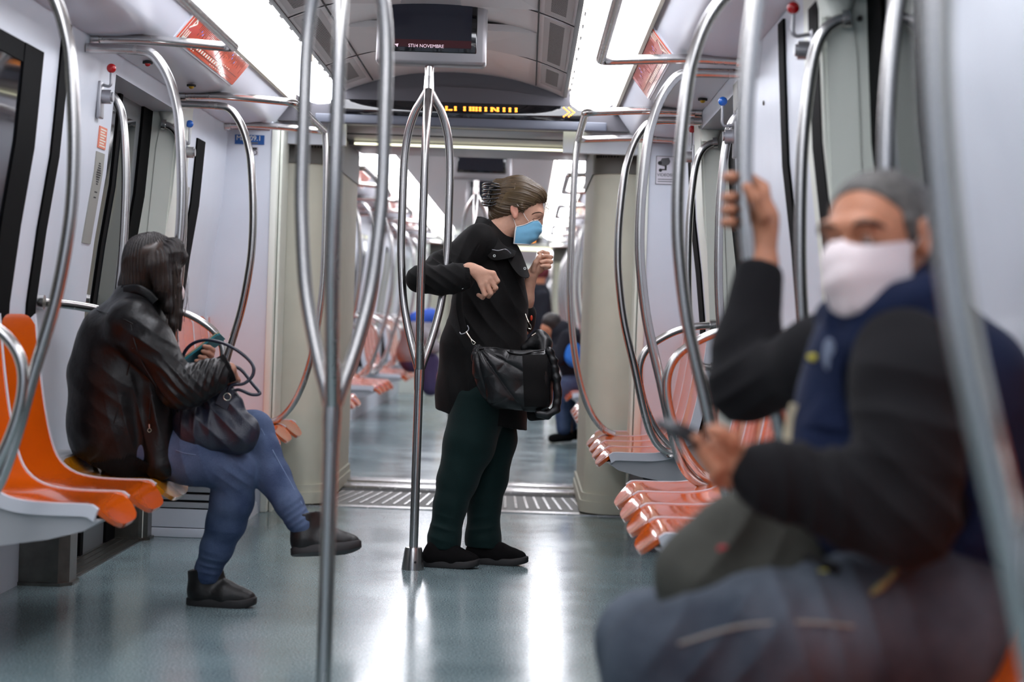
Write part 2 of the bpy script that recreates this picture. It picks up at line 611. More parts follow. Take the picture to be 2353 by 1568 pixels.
# windows of the bench bays, with black rubber around the glass
strip(-1, 5.00, 5.81, M['glass'], 0.004, 0.95, 1.80, 'window')
strip(-1, 5.81, 6.03, M['black'], 0.010, 0.0, 1.86)
strip(-1, 5.00, 5.805, M['black'], 0.008, 1.80, 1.86)
strip(-1, 6.255, 6.36, M['black'], 0.008, 0.5, 2.0)
strip(-1, 8.86, 9.07, M['black'], 0.008, 0.5, 1.86)
strip(1, 5.00, 5.16, M['black'], 0.008, 0.5, 1.93)
strip(1, 5.655, 5.77, M['black'], 0.008, 0.5, 1.985)
strip(1, 8.80, 9.02, M['black'], 0.008, 0.5, 1.86)
strip(1, 2.35, 2.47, M['black'], 0.008, 0.5, 1.985)
strip(-1, 2.0, 3.0, M['glass'], 0.004, 0.95, 1.80, 'window')
strip(1, 0.6, 1.6, M['glass'], 0.004, 0.95, 1.80, 'window')
# a ledge on the right wall behind the seated man
g = MB(); g.prism_y([(1.262, 1.02), (1.225, 1.02), (1.225, 1.05), (1.255, 1.05)], 1.7, 2.34)
ntrim += 1; struct('trim_%d' % ntrim, g, M['white'], 25)

# skirting and the boxed plinth below the last left bench
mb = MB(); mb.box(-1.27, -0.97, 8.62, Y_GW0, 0.0, 0.33)
ntrim += 1; struct('trim_%d' % ntrim, mb, M['shell'], 0)
mb = MB()
mb.prism_y([(-0.97, 0), (-0.945, 0), (-0.955, 0.05), (-0.97, 0.06)], 8.62, Y_GW0)
struct('baseboard_left', mb, M['white'], 25)
mb = MB(); mb.box(0.985, 1.27, 8.62, Y_GW0, 0.0, 0.33)  # right side: dark colour stands in for the shaded recess under the bench
ntrim += 1; struct('trim_%d' % ntrim, mb, M['header'], 0)
# louvred panel closing that plinth towards the door
t = thing('louvre_panel', 'white louvred heater panel low beside the left doorway, behind the seated woman', 'vent', (-1.17, 8.62, 0))
g = MB(); g.box(-1.37, -0.97, 8.585, 8.62, 0.0, 0.34); mk('back_plate', g, M['seam'], t, 0)
g = MB()
for i in range(5):
    z = 0.135 + i * 0.037
    g.prism_y([(0, 0)], 0, 0) if False else g.box(-1.375, -0.985, 8.562, 8.588, z, z + 0.026, 0.004)
mk('slats', g, M['shell'], t)
g = MB(); g.box(-1.375, -0.98, 8.56, 8.59, 0.045, 0.13, 0.004); g.box(-1.375, -0.97, 8.55, 8.59, 0.0, 0.042, 0.004)
g.box(-0.985, -0.965, 8.56, 8.62, 0.0, 0.34, 0.003)
mk('frame', g, M['white'], t)

# ------------------------------------------------------------------ ceiling
def arc_z(x):
    return 2.335 - 0.22 * (abs(x) / 0.59) ** 2.2 * 0.55


def ceiling_run(y0, y1, tagname, mats):
    """vault, lamp troughs, sloping coves between y0 and y1"""
    xs = [-0.58 + 1.16 * i / 24 for i in range(25)]
    line = [(x, arc_z(x)) for x in xs]
    g = MB(); g.prism_y(line + [(0.62, 2.5), (-0.62, 2.5)], y0, y1)
    c = struct(tagname, g, mats[0], 40)
    for sgn in (-1, 1):
        g = MB()
        # trough over the lamps
        a = [(0.58, 2.20), (0.58, 2.27), (0.83, 2.235), (0.84, 2.16), (0.835, 2.155), (0.88, 2.30), (0.58, 2.34)]
        g.prism_y([(sgn * x, z) for x, z in [(0.575, arc_z(.58)), (0.60, 2.27), (0.828, 2.235), (0.832, 2.142), (0.846, 2.138), (0.85, 2.30), (0.575, 2.36)]], y0, y1)
        o = mk('lamp_trough', g, M['lamp_frame'], c, 25); o['kind'] = 'structure'
        # sloping cove from the lamps down to the wall
        cv = [(0.846, 2.160), (0.85, 2.155), (0.925, 2.055), (0.945, 2.035), (0.98, 2.022), (1.06, 2.012), (1.165, 2.008), (1.20, 1.99)]
        g = MB(); g.prism_y([(sgn * x, z) for x, z in cv] + [(sgn * 1.40, 1.99), (sgn * 1.40, 2.45), (sgn * 0.848, 2.45)], y0, y1)
        o = mk('cove', g, mats[1], c, 28); o['kind'] = 'structure'
    return c


ceil = ceiling_run(-3, Y_END + 0.3, 'ceiling', (M['ceiling'], M['cove']))
# dark seams: along the vault and across it
g = MB()
for x in (-0.425, 0.425):
    g.sheet_y([(x - 0.003, arc_z(x) - 0.001), (x + 0.003, arc_z(x) - 0.001)], -3, Y_END, -0.004)
for x in (-0.578, 0.578):
    g.sheet_y([(x - 0.010, arc_z(x) - 0.002), (x + 0.010, arc_z(x) - 0.002)], -3, Y_END, -0.004)
for y in (2.5, 4.2, 5.8, 6.55, 7.45, 8.85):
    xs = [-0.57 + 1.14 * i / 24 for i in range(25)]
    g.sheet_y([(x, arc_z(x) - 0.001) for x in xs], y - 0.003, y + 0.003, -0.003)
o = mk('panel_seams', g, M['seam'], ceil, 0); o['kind'] = 'structure'
# folded panels round the screen mount
g = MB()
for sgn in (-1, 1):
    for ya, yb, yt in ((6.6, 7.4, 7.4), (8.8, 8.0, 8.0)):
        pts = [(sgn * 0.10, ya, arc_z(0.1) - 0.003), (sgn * 0.42, ya, arc_z(.42) - 0.003), (sgn * 0.42, yb, arc_z(.42) - 0.003), (sgn * 0.12, yt, arc_z(.1) - 0.05)]
        vs = pts + [(p[0], p[1], p[2] + 0.03) for p in pts]
        g.add(vs, [(0, 1, 2, 3), (7, 6, 5, 4), (0, 4, 5, 1), (1, 5, 6, 2), (2, 6, 7, 3), (3, 7, 4, 0)])
o = mk('folded_panels', g, M['ceil_plain'], ceil, 0); o['kind'] = 'structure'

# air grilles either side of the vault
def grille(sgn, y0, y1, lab):
    t = thing('air_grille', lab, 'vent', (sgn * 0.5, (y0 + y1) / 2, 2.2))
    x0, x1 = 0.448, 0.556
    def P(x, y, d): return (sgn * x, y, arc_z(x) - d)
    g = MB()
    g.add([P(x0, y0, .003), P(x1, y0, .003), P(x1, y1, .003), P(x0, y1, .003), P(x0, y0, -.02), P(x1, y0, -.02), P(x1, y1, -.02), P(x0, y1, -.02)],
          [(0, 1, 2, 3), (7, 6, 5, 4), (0, 4, 5, 1), (1, 5, 6, 2), (2, 6, 7, 3), (3, 7, 4, 0)])
    mk('plate', g, M['grille'], t, 0)
    g = MB()
    n = int((y1 - y0 - 0.16) / 0.02)
    for i in range(n):
        y = y0 + 0.08 + i * 0.02
        a, b = x0 + 0.024, x1 - 0.024
        g.add([P(a, y, .0045), P(b, y, .0045), P(b, y + .009, .0045), P(a, y + .009, .0045), P(a, y, 0), P(b, y, 0), P(b, y + .009, 0), P(a, y + .009, 0)],
              [(0, 1, 2, 3), (7, 6, 5, 4), (0, 4, 5, 1), (1, 5, 6, 2), (2, 6, 7, 3), (3, 7, 4, 0)])
    mk('slots', g, M['slot'], t, 0)
    return t


GR = [(4.25, 5.75), (5.85, 6.5), (6.6, 7.4), (7.5, 8.8), (8.9, 9.6)]
WHERE = ['above the bench of the seated woman', 'ahead of the first lamp joint', 'just before the hanging screen', 'beside the hanging screen', 'last one before the gangway header']
for (a, b), wtxt in zip(GR, WHERE):
    grille(-1, a, b, 'slotted ceiling air grille inside the left lamp row, ' + wtxt)
    grille(1, a, b, 'slotted ceiling air grille inside the right lamp row, ' + wtxt.replace('the seated woman', 'glossy orange seats'))


# ------------------------------------------------------------------ ceiling lamps
def lamp(sgn, y0, y1, lab, group=None):
    t = thing('ceiling_lamp', lab, 'lamp', (sgn * 0.71, (y0 + y1) / 2, 2.22), group)
    g = MB()
    poly = [(0.606, 2.236), (0.609, 2.182), (0.65, 2.153), (0.71, 2.147), (0.78, 2.160), (0.824, 2.192)]
    k = len(poly)
    # rounded ends seen from below
    rows = []
    for i in range(21):
        y = y0 + (y1 - y0) * i / 20
        e = min(y - y0, y1 - y)
        s_ = math.sqrt(max(0.0, 1 - max(0, 1 - e / 0.085) ** 2)) if e < 0.085 else 1.0
        rows.append([(sgn * (0.717 + (x - 0.717) * (0.35 + 0.65 * s_)), y, z) for x, z in poly])
    g.slab(rows, (0, 0, 0.02))
    mk('diffuser', g, M['lamp'], t, 60)
    for y in (y0 - 0.012, y1):
        g = MB(); g.box(min(sgn * .6, sgn * .826), max(sgn * .6, sgn * .826), y, y + 0.012, 2.21, 2.24)
        mk('end_cap', g, M['lamp_frame'], t, 0)
    g = MB()
    for i in range(5):
        y = y0 + 0.2 + i * (y1 - y0 - 0.4) / 4
        g.box(min(sgn * .600, sgn * .612), max(sgn * .600, sgn * .612), y - 0.03, y + 0.03, 2.225, 2.232, 0.002)
    mk('clip', g, M['seam'], t, 0)
    return t


LN = ['first before the gangway header', 'second from the gangway header', 'third from the gangway header', 'fourth from the gangway header']
lamp0 = None
for side, sgn in (('left', -1), ('right', 1)):
    y1 = 9.98
    for i in range(8):
        y0 = y1 - (1.66 if i else 1.35)
        if i < 4:
            lamp(sgn, y0 + 0.02, y1, 'lit white ceiling lamp diffuser in the %s row, %s' % (side, LN[i]))
        else:
            lamp(sgn, y0 + 0.02, y1, 'lit ceiling lamp above and behind the camera', 'ceiling lamps out of frame')
        y1 = y0 - 0.018

# ------------------------------------------------------------------ route maps on the sloping coves over the doors
def route_map(sgn, y0, y1, lab, n_up):
    xa, za, xb, zb = 0.846, 2.158, 0.930, 2.052
    nrm = Vector((-(za - zb), 0, -(xb - xa))).normalized() * 1.0      # towards the aisle, right-hand side
    def P(u, v, d=0.0):
        """u 0 (upper edge) .. 1 (lower edge), v along the carriage in metres from y0"""
        x = xa + (xb - xa) * u + nrm.x * d
        z = za + (zb - za) * u + nrm.z * d
        return (sgn * x, y0 + v, z)
    Lg = y1 - y0
    t = thing('route_map', lab, 'map', (sgn * 0.89, (y0 + y1) / 2, 2.1))
    def quad(g, u0, u1, v0, v1, d0, d1):
        pts = [P(u0, v0, d1), P(u1, v0, d1), P(u1, v1, d1), P(u0, v1, d1), P(u0, v0, d0), P(u1, v0, d0), P(u1, v1, d0), P(u0, v1, d0)]
        g.add(pts, [(0, 1, 2, 3), (7, 6, 5, 4), (0, 4, 5, 1), (1, 5, 6, 2), (2, 6, 7, 3), (3, 7, 4, 0)])
    g = MB(); quad(g, -.02, 1.04, -.02, Lg + .02, -.002, .006); mk('frame', g, M['divider'], t, 0)
    g = MB(); quad(g, .02, .98, 0.0, Lg, .006, .009); mk('print', g, M['map'], t, 0)
    g = MB(); quad(g, .70, .715, .12, Lg - .05, .009, .0097); quad(g, .86, .872, .12, Lg - .1, .009, .0097)
    rnd = random.Random(4)
    for i in range(46):
        v = .2 + i * (Lg - .26) / 46
        u = 0.12 + 0.04 * math.sin(i * 1.3)
        quad(g, u, u + 0.20 + rnd.random() * .12, v, v + .006, .009, .0097)
        if i % 2: quad(g, .42, .42 + rnd.random() * .22, v + .004, v + .009, .009, .0097)
    mk('dark_lettering', g, M['mapdark'], t, 0)
    g = MB()
    for i in range(13):
        v = .32 + i * .05
        quad(g, .74, .84, v, v + .022, .009, .0099)
    for i in range(8):
        quad(g, .64, .67, .75 + i * .045, .75 + i * .045 + .014, .009, .0099)
        quad(g, .90, .93, .72 + i * .045, .72 + i * .045 + .014, .009, .0099)
    for i in range(4):
        quad(g, .90, .93, .2 + i * .045, .2 + i * .045 + .014, .009, .0099)
    quad(g, .14, .9, .015, .022, .009, .0099)
    mk('white_marking', g, M['mapwhite'], t, 0)
    g = MB()
    for (u, v) in ((.3, .25), (.36, .29), (.5, .36), (.2, .95), (.3, .98), (.36, 1.06)):
        if v < Lg: quad(g, u, u + .07, v, v + .012, .009, .0099)
    mk('blue_marking', g, M['mapblue'], t, 0)
    # heading across the near end of the sheet
    ux = Vector(P(0, 0)) - Vector(P(1, 0)); uy = Vector((0, -1, 0)) if sgn > 0 else Vector((0, 1, 0))
    if sgn < 0:
        ux = Vector(P(1, 0)) - Vector(P(0, 0)); uy = Vector((0, -1, 0))
        text('EA', 0.10, M['mapwhite'], t, P(.45, .075, .0101), -ux, Vector((0, 1, 0)), 'heading')
    else:
        text('EA', 0.10, M['mapwhite'], t, P(.45, .075, .0101), Vector(P(1, 0)) - Vector(P(0, 0)), Vector((0, 1, 0)), 'heading')
    return t


route_map(-1, 6.95, 8.30, 'orange route map on the left cove over the doorway, heading EA at its near end', 1)
route_map(1, 6.95, 8.30, 'orange route map on the right cove over the doorway, glaring with lamp reflections', 1)

# small lamps under the coves over the doors
for sgn, px, py, Y, m, lab in ((-1, 340, 123, 7.3, 'redball', 'tiny red door lamp under the left cove'),
                               (-1, 440, 190, 8.0, 'amber', 'tiny amber door lamp under the left cove'),
                               (1, 1617, 164, 7.9, 'amber', 'tiny amber door lamp under the right cove')):
    p = at(px, py, Y)
    g = MB(); g.lathe([(0.020, 0), (0.020, 0.008), (0.012, 0.010)], (p.x, p.y, 2.0), 14)
    o = mk('door_lamp', g, M['seam'], None, 40, origin=(p.x, p.y, 2.0))
    tag(o, lab, 'lamp')
    g = MB(); g.ball((p.x, p.y, 1.999), (0.012, 0.012, 0.010), 12, 6)
    mk('lens', g, M[m], o, 60)
# ------------------------------------------------------------------ end wall, header and gangway
def end_wall(y, flip=1):
    g = MB()
    # panels either side of the passage
    for sgn in (-1, 1):
        a, b = (GX + sgn * 0.985, sgn * 1.36)
        x0, x1 = min(a, b), max(a, b)
        g.box(x0, x1, y, y + 0.06, 0.0, 2.1)
    return g


struct('wall_end', end_wall(Y_END), M['white'], 0)
# recessed vertical beads at the passage edge of the end wall
for sgn in (-1, 1):
    g = MB()
    x = GX + sgn * 0.985
    g.box(min(x, x - sgn * 0.035), max(x, x - sgn * 0.035), Y_END - 0.012, Y_END + 0.3, 0, 2.02, 0.006)
    g.box(min(x - sgn * 0.04, x - sgn * .052), max(x - sgn * 0.04, x - sgn * .052), Y_END + 0.05, Y_END + 0.3, 0, 2.02)
    ntrim += 1; struct('trim_%d' % ntrim, g, M['cream'], 25)
    g = MB(); g.box(min(sgn * 0.95, sgn * 1.2), max(sgn * 0.95, sgn * 1.2), Y_END - 0.01, Y_END, 1.994, 2.010)
    ntrim += 1; struct('trim_%d' % ntrim, g, mat('rust_red_bead', (150, 92, 74), 0.5), 0)

# header: dark arch over the display glass, blue-grey lower rail
YH = 9.80
g = MB()
N = 24
top = [(GX - 0.86 + 1.72 * i / N, 2.36 - 0.0 * i) for i in range(N + 1)]
g.box(-0.95, 0.98, YH + 0.02, YH + 0.10, 2.055, 2.5)
struct('wall_header', g, M['header'], 0)
g = MB()
arch = [(x, 2.205 + 0.075 * (1 - ((x - 0.02) / 0.66) ** 2)) for x in [0.02 - 0.66 + 1.32 * i / 24 for i in range(25)]]
arch = [(x, z - 0.027) for x, z in arch]
g.prism_y(arch + [(0.68, 2.172), (-0.64, 2.172)], YH - 0.03, YH + 0.03)
ntrim += 1; struct('trim_%d' % ntrim, g, M['header'], 25)
g = MB(); g.box(-0.72, 0.80, YH - 0.045, YH + 0.03, 2.046, 2.092, 0.006)
ntrim += 1; struct('trim_%d' % ntrim, g, M['bluegrey'], 25)
# filler between vault and lamps at the header
for sgn in (-1, 1):
    g = MB(); g.box(min(sgn * 0.58, sgn * 1.2), max(sgn * 0.58, sgn * 1.2), Y_END + 0.24, Y_END + 0.30, 1.95, 2.5)
    ntrim += 1; struct('trim_%d' % ntrim, g, M['white'], 0)

t = thing('led_display', 'long black glass display over the gangway with orange dot characters', 'display', (0.02, YH, 2.16))
g = MB(); g.box(-0.64, 0.68, YH - 0.035, YH + 0.02, 2.092, 2.172, 0.003); mk('glass', g, M['ledpanel'], t)
g = MB()
YL = YH - 0.037


def dot(px, py, r):
    p = at(px, py, YL)
    g.ball((p.x, p.y, p.z), (r, 0.003, r), 8, 6)


cx = lambda v: 740 + v / 3.795
cy = lambda v: 180 + v / 3.795
for x in (1085, 1163, 1243, 1293, 1320, 1347, 1378, 1428, 1480, 1533, 1587, 1638, 1692):
    yb = 262 + (x - 1085) * 0.024
    for dy in (-13, 0.0, 13):
        dot(cx(x - 5), cy(yb + dy), 0.0045 if dy else 0.0035)
        dot(cx(x + 5), cy(yb + dy), 0.0045 if dy else 0.0035)
for x in (1108, 1120, 1131): dot(cx(x), cy(276), 0.0045)
for k in range(3): dot(cx(1496 + k * 9), cy(262 + k * 9), 0.0045)
mk('dots', g, M['led'], t, 60)
for k in range(2):
    g = MB()
    for i, (ax, ay) in enumerate(((0, 0), (14, 14), (28, 28), (42, 42), (28, 56), (14, 68), (0, 80))):
        dot(cx(2108 + k * 44 + ax * 1.1), cy(258 + ay * 0.95), 0.0048)
    mk('arrow_dots', g, M['led'], t, 60)

# gangway: fabric columns left and right, ceiling hoops with lit strips, floor plates
def gangway(y0, y1, first):
    global ntrim
    for sgn, side in ((-1, 'left'), (1, 'right')):
        xi, xo = GX + sgn * 0.715, GX + sgn * 1.02
        # convex column, plan outline
        poly = []
        L_ = y1 - y0
        for i in range(15):
            a = PI * i / 14
            poly.append((xi + sgn * (0.11 - 0.11 * math.sin(a) ** 0.6), y0 + 0.02 + (L_ - 0.04) * (0.5 - 0.5 * math.cos(a))))
        poly += [(xo, y1 - 0.02), (xo, y0 + 0.02)]
        # the corner towards this carriage is a big round
        rr = 0.17
        cen = (xi + sgn * rr, y0 + rr + 0.02)
        corner = [(cen[0] - sgn * rr * math.cos(b), cen[1] - rr * math.sin(b)) for b in [PI / 2 * k / 8 for k in range(8, -1, -1)]]
        poly = [(xo, y0 + 0.02)] + corner + [(xi, y1 - 0.02), (xo, y1 - 0.02)]
        g = MB(); g.prism_z(poly, 0.10, 1.86)
        c = struct('gangway_column_' + side + ('' if first else '_far'), g, M['column'], 50)
        g = MB(); g.prism_z([(GX + (x - GX) * (1 - 0.012), y - 0.012) if abs(x) < 1 else (x, y - .012) for x, y in poly], 1.86, 2.06)
        o = mk('collar', g, M['ring'], c, 50); o['kind'] = 'structure'
        g = MB()
        g.prism_z([(GX + (x - GX) * 0.975, y - 0.02) for x, y in poly], 0.012, 0.075)
        g.prism_z([(GX + (x - GX) * 0.985, y - 0.012) for x, y in poly], 0.075, 0.115)
        o = mk('foot_ring', g, M['column'], c, 50); o['kind'] = 'structure'
        if first:
            g = MB()
            for i in range(9):
                yy = 0
            px0 = poly[2]
            for k in range(9):
                b = PI / 2 * (0.35 + 0.06 * k)
                x = cen[0] - sgn * (rr + .016) * math.cos(b); y = cen[1] - (rr + .016) * math.sin(b)
                g.box(x - .004, x + .004, y - .004, y + .004, 1.945, 2.0)
            o = mk('vent_slots', g, M['seam'], c, 0); o['kind'] = 'structure'
    # roof of the passage
    g = MB(); g.box(-1.1, 1.2, y0 - 0.2, y1 + 0.1, 2.075, 2.2)
    r = struct('ceiling_gangway' + ('' if first else '_far'), g, M['ceil_plain'], 0)
    g = MB()
    g.box(-0.66, 0.77, y0 - 0.08, y0 + 0.3, 2.058, 2.10, 0.006)
    g.box(-0.66, 0.77, y0 + 0.9, y1, 2.058, 2.10, 0.006)
    o = mk('roof_rib', g, M['bezel'], r, 25); o['kind'] = 'structure'
    g = MB(); g.box(-0.66, 0.77, y0 + 0.3, y0 + 0.42, 2.062, 2.10)
    o = mk('roof_gap', g, M['seam'], r, 0); o['kind'] = 'structure'
    # floor plates
    g = MB()
    g.box(-0.96, 1.06, y0 + 0.02, y0 + 0.12, 0.0, 0.006)
    g.box(-0.90, 1.0, y1 - 0.50, y1 - 0.25, -0.05, 0.020, 0.004)
    g.box(-0.90, 1.0, y1 - 0.25, y1 - 0.02, -0.05, 0.032, 0.004)
    g.box(-0.90, 1.0, y1 - 0.02, y1 + 0.10, -0.05, 0.018, 0.004)
    o = struct('floor_threshold' + ('' if first else '_far'), g, M['steel'], 25)
    g = MB(); g.box(-0.95, 1.05, y0 + 0.12, y1 - 0.50, -0.05, 0.0015)
    o = struct('floor_grating' + ('' if first else '_far'), g, M['grating'], 0)
    g = MB()
    for i in range(26):
        x = -0.72 + i * 0.062
        skew = -(x - 0.25) * 0.10
        for q in (0,):
            vs = [(x - .007, y0 + .25, .0018), (x + .007, y0 + .25, .0018), (x + .007 + skew, y0 + .95, .0018), (x - .007 + skew, y0 + .95, .0018)]
            vs += [(a, b, c + .004) for a, b, c in vs]
            g.add(vs, [(3, 2, 1, 0), (4, 5, 6, 7), (0, 1, 5, 4), (1, 2, 6, 5), (2, 3, 7, 6), (3, 0, 4, 7)])
    o2 = mk('tread_bars', g, M['steel'], o, 0); o2['kind'] = 'structure'
    g = MB(); g.box(-0.9, 1.0, y0 + 1.0, y1 - 0.50, 0.0016, 0.004)
    o2 = mk('dark_gap', g, M['seam'], o, 0); o2['kind'] = 'structure'


gangway(Y_GW0, Y_GW1, True)
for k, (yy, zz, lab) in enumerate(((9.95, 2.064, 'lit light strip under the gangway header, nearer of the two'), (11.02, 2.053, 'lit light strip inside the gangway roof, farther of the two'))):
    t = thing('light_strip', lab, 'lamp', (0.05, yy, zz))
    g = MB(); g.box(-0.60 - .03 * k, 0.70 + .0 * k, yy - 0.015, yy + 0.015, zz - 0.003, zz + 0.008, 0.002); mk('tube', g, M['strip'], t)
    g = MB(); g.box(-0.63 - .03 * k, -0.60 - .03 * k, yy - .02, yy + .02, zz - .008, zz + .03); mk('end_cap', g, M['bezel'], t, 0)
    g = MB(); g.box(.70, .73, yy - .02, yy + .02, zz - .008, zz + .03)
    mk('end_cap', g, M['bezel'], t, 0)


# ------------------------------------------------------------------ benches
PROF = [(1.232, 1.02), (1.222, 0.93), (1.208, 0.82), (1.19, 0.71), (1.165, 0.60), (1.135, 0.53), (1.085, 0.490), (1.02, 0.474), (0.95, 0.470), (0.885, 0.470), (0.840, 0.470), (0.822, 0.467), (0.806, 0.455), (0.790, 0.441), (0.772, 0.425), (0.752, 0.407)]


def prof_curve(pts, n):
    c = catmull([(x, 0, z) for x, z in pts], 8)
    # resample by length
    L_ = [0]
    for a, b in zip(c, c[1:]): L_.append(L_[-1] + (b - a).length)
    def f(t):
        s_ = max(0, min(1, t)) * L_[-1]
        for i in range(len(c) - 1):
            if L_[i + 1] >= s_:
                q = (s_ - L_[i]) / max(1e-9, L_[i + 1] - L_[i])
                return c[i].lerp(c[i + 1], q)
        return c[-1]
    return f


FULL = prof_curve(PROF, 0)
PAN = prof_curve(PROF[5:], 0)


def seat_mesh(y0, y1, f=FULL):
    nu, nv = 13, 36
    G = []
    for i in range(nv + 1):
        row = []
        for j in range(nu):
            u = -1 + 2 * j / (nu - 1)
            t0 = 0.045 * abs(u) ** 4
            t1 = 1 - 0.085 * abs(u) ** 4
            t = t0 + (t1 - t0) * i / nv
            p = f(t)
            dish = 0.008 * (1 - u * u)
            row.append((p.x + dish * 0.6, (y0 + y1) / 2 + u * (y1 - y0) / 2, p.z - dish * 0.7))
        G.append(row)
    g = MB(); g.slab(G, lambda i, j, p: p + Vector((0.008, 0, -0.012)))
    return g


PITCH = 0.425


def build_bench(n, loc, label, ochre_last=None, back_less=None, group=None):
    """bench for the right-hand wall, middle at loc; n seats side by side along y"""
    t = thing('bench', label, 'bench', (0, loc, 0), group)
    L_ = n * PITCH
    y = loc - L_ / 2
    for i in range(n):
        f = PAN if (back_less is not None and i in back_less) else FULL
        m = M['ochre'] if ochre_last == i else M['orange']
        o = mk('seat', seat_mesh(y + i * PITCH + 0.010, y + (i + 1) * PITCH - 0.010, f), m, t, 50)
        if ochre_last == i: o['label'] = 'ochre end seat'
    for i in range(n + 1):
        yy = y + i * PITCH
        f = FULL
        if back_less is not None and (i in back_less and (i == 0 or i - 1 in back_less) or (i == n and n - 1 in back_less)): f = PAN
        wd = 0.009 if 0 < i < n else 0.012
        G = [[(f(0.008 + 0.912 * k / 40).x - 0.002, yy + s_ * wd, f(0.008 + 0.912 * k / 40).z + 0.003) for s_ in (-1, 0, 1)] for k in range(41)]
        th = 0.016 if 0 < i < n else 0.036
        g = MB(); g.slab(G, lambda a, b, p: p + Vector((th * (1 if p.z > .55 else 0.35), 0, -th)))
        mk('divider', g, M['divider'], t, 40)
    g = MB()
    g.prism_y([(0.80, 0.425), (0.90, 0.445), (1.02, 0.44), (1.10, 0.46), (1.15, 0.53), (1.24, 0.53), (1.262, 0.42), (1.262, 0.335), (1.10, 0.34), (0.95, 0.365), (0.85, 0.392)], y + 0.004, y + L_ - 0.004)
    mk('carrier', g, M['shell'], t, 40)
    g = MB(); g.box(1.25, 1.45, y + 0.05, y + L_ - 0.05, 0.335, 0.41); mk('wall_mount', g, M['header'], t, 0)
    return t


bench_RA = build_bench(4, 5.20 + 2 * PITCH, 'orange four seat bench on the right beyond the seated man, lobed glossy front edge')
bench_RB = dup(bench_RA, (0, 8.37 + 2 * PITCH, 0), 0, 'orange four seat bench on the right beside the gangway column')
bench_R0 = dup(bench_RA, (0, 1.82 + 2 * PITCH, 0), 0, 'orange bench on which the man in the navy vest sits')
bench_LB = dup(bench_RA, (0, 8.37 + 2 * PITCH, 0), PI, 'orange bench on the left beside the gangway column, behind the seated woman')
# left bench of the seated woman: three seats, the far one without a back
bench_LA = build_bench(3, 0.0, 'orange three seat bench under the seated woman, far seat ochre', ochre_last=0, back_less=[0])
bench_LA.location = (0, 5.42 + 1.5 * PITCH, 0); bench_LA.rotation_euler = (0, 0, PI)

# ------------------------------------------------------------------ bars and poles
RT = 0.0175
HOOP = [(1.165, 1.958), (1.08, 1.958), (0.985, 1.956), (0.935, 1.945), (0.898, 1.905), (0.868, 1.85), (0.845, 1.78), (0.830, 1.70), (0.815, 1.51), (0.814, 1.35), (0.825, 1.218), (0.853, 1.05), (0.905, 0.855), (0.955, 0.66), (0.998, 0.545), (1.050, 0.492), (1.105, 0.478)]
ARM = [(1.258, 1.055), (1.19, 1.05), (1.105, 1.03), (1.03, 0.994), (0.965, 0.945), (0.932, 0.88), (0.930, 0.80), (0.955, 0.70), (1.00, 0.60), (1.06, 0.525), (1.12, 0.485)]
HAND = [(1.235, 1.870), (1.205, 1.862), (1.175, 1.835), (1.152, 1.78), (1.138, 1.68), (1.128, 1.50), (1.132, 1.25), (1.148, 1.05), (1.172, 0.93), (1.205, 0.875), (1.26, 0.865)]


def hoop_pole(y, label, group=None):
    t = thing('grab_pole', label, 'pole', (0, y, 0), group)
    g = MB(); g.tube(catmull([(x, y, z) for x, z in HOOP], 6), RT, 16); mk('bar', g, M['steel'], t, 60)
    g = MB(); g.lathe([(0.028, 0), (0.028, 0.006), (0.02, 0.012)], (1.085, y, 0.462), 16); mk('foot_flange', g, M['steel'], t, 40)
    return t


def arm_bar(y, label, group=None):
    t = thing('armrest_bar', label, 'bar', (0, y, 0), group)
    g = MB(); g.tube(catmull([(x, y, z) for x, z in ARM], 6), 0.0165, 16); mk('bar', g, M['steel'], t, 60)
    g = MB(); g.tube([(1.235, y, 1.054), (1.262, y, 1.055)], 0.026, 16); mk('wall_flange', g, M['steel'], t, 40)
    return t


def hand_bar(y, label, group=None):
    t = thing('door_grab_rail', label, 'handle', (0, y, 0), group)
    g = MB(); g.tube(catmull([(x, y, z) for x, z in HAND], 6), 0.0165, 16); mk('bar', g, M['steel'], t, 60)
    g = MB(); g.tube([(1.222, y, 1.868), (1.24, y, 1.871)], 0.024, 14); mk('flange', g, M['steel'], t, 40)
    g = MB(); g.tube([(1.245, y, 0.866), (1.268, y, 0.865)], 0.024, 14); mk('flange', g, M['steel'], t, 40)
    return t


def over_rail(y0, y1, label, group=None, far_pole=False):
    t = thing('overhead_rail', label, 'rail', (0, (y0 + y1) / 2, 0), group)
    x, z = 0.65, 1.985
    path = [(1.166, y0, 2.0), (1.0, y0, 2.005), (0.85, y0, 1.998), (x, y0, z), (x, y1, z), (0.85, y1, 1.998), (1.0, y1, 2.005), (1.166, y1, 2.0)]
    g = MB(); g.tube(fillet(path, 0.05, 7), RT, 16); mk('bar', g, M['steel'], t, 60)
    if far_pole:
        g = MB()
        g.tube(catmull([(x, y1, z - 0.01), (x - .01, y1, 1.85), (x - 0.016, y1, 1.5), (x - 0.014, y1, 1.2), (0.665, y1, 0.92), (0.71, y1, 0.72), (0.765, y1, 0.585), (0.83, y1, 0.505), (0.89, y1, 0.475)], 6), RT, 16)
        mk('pole', g, M['steel'], t, 60)
    for yy in (y0, y1):
        g = MB(); g.tube([(1.135, yy, 2.001), (1.165, yy, 2.0)], 0.027, 14); mk('flange', g, M['steel'], t, 40)
    return t


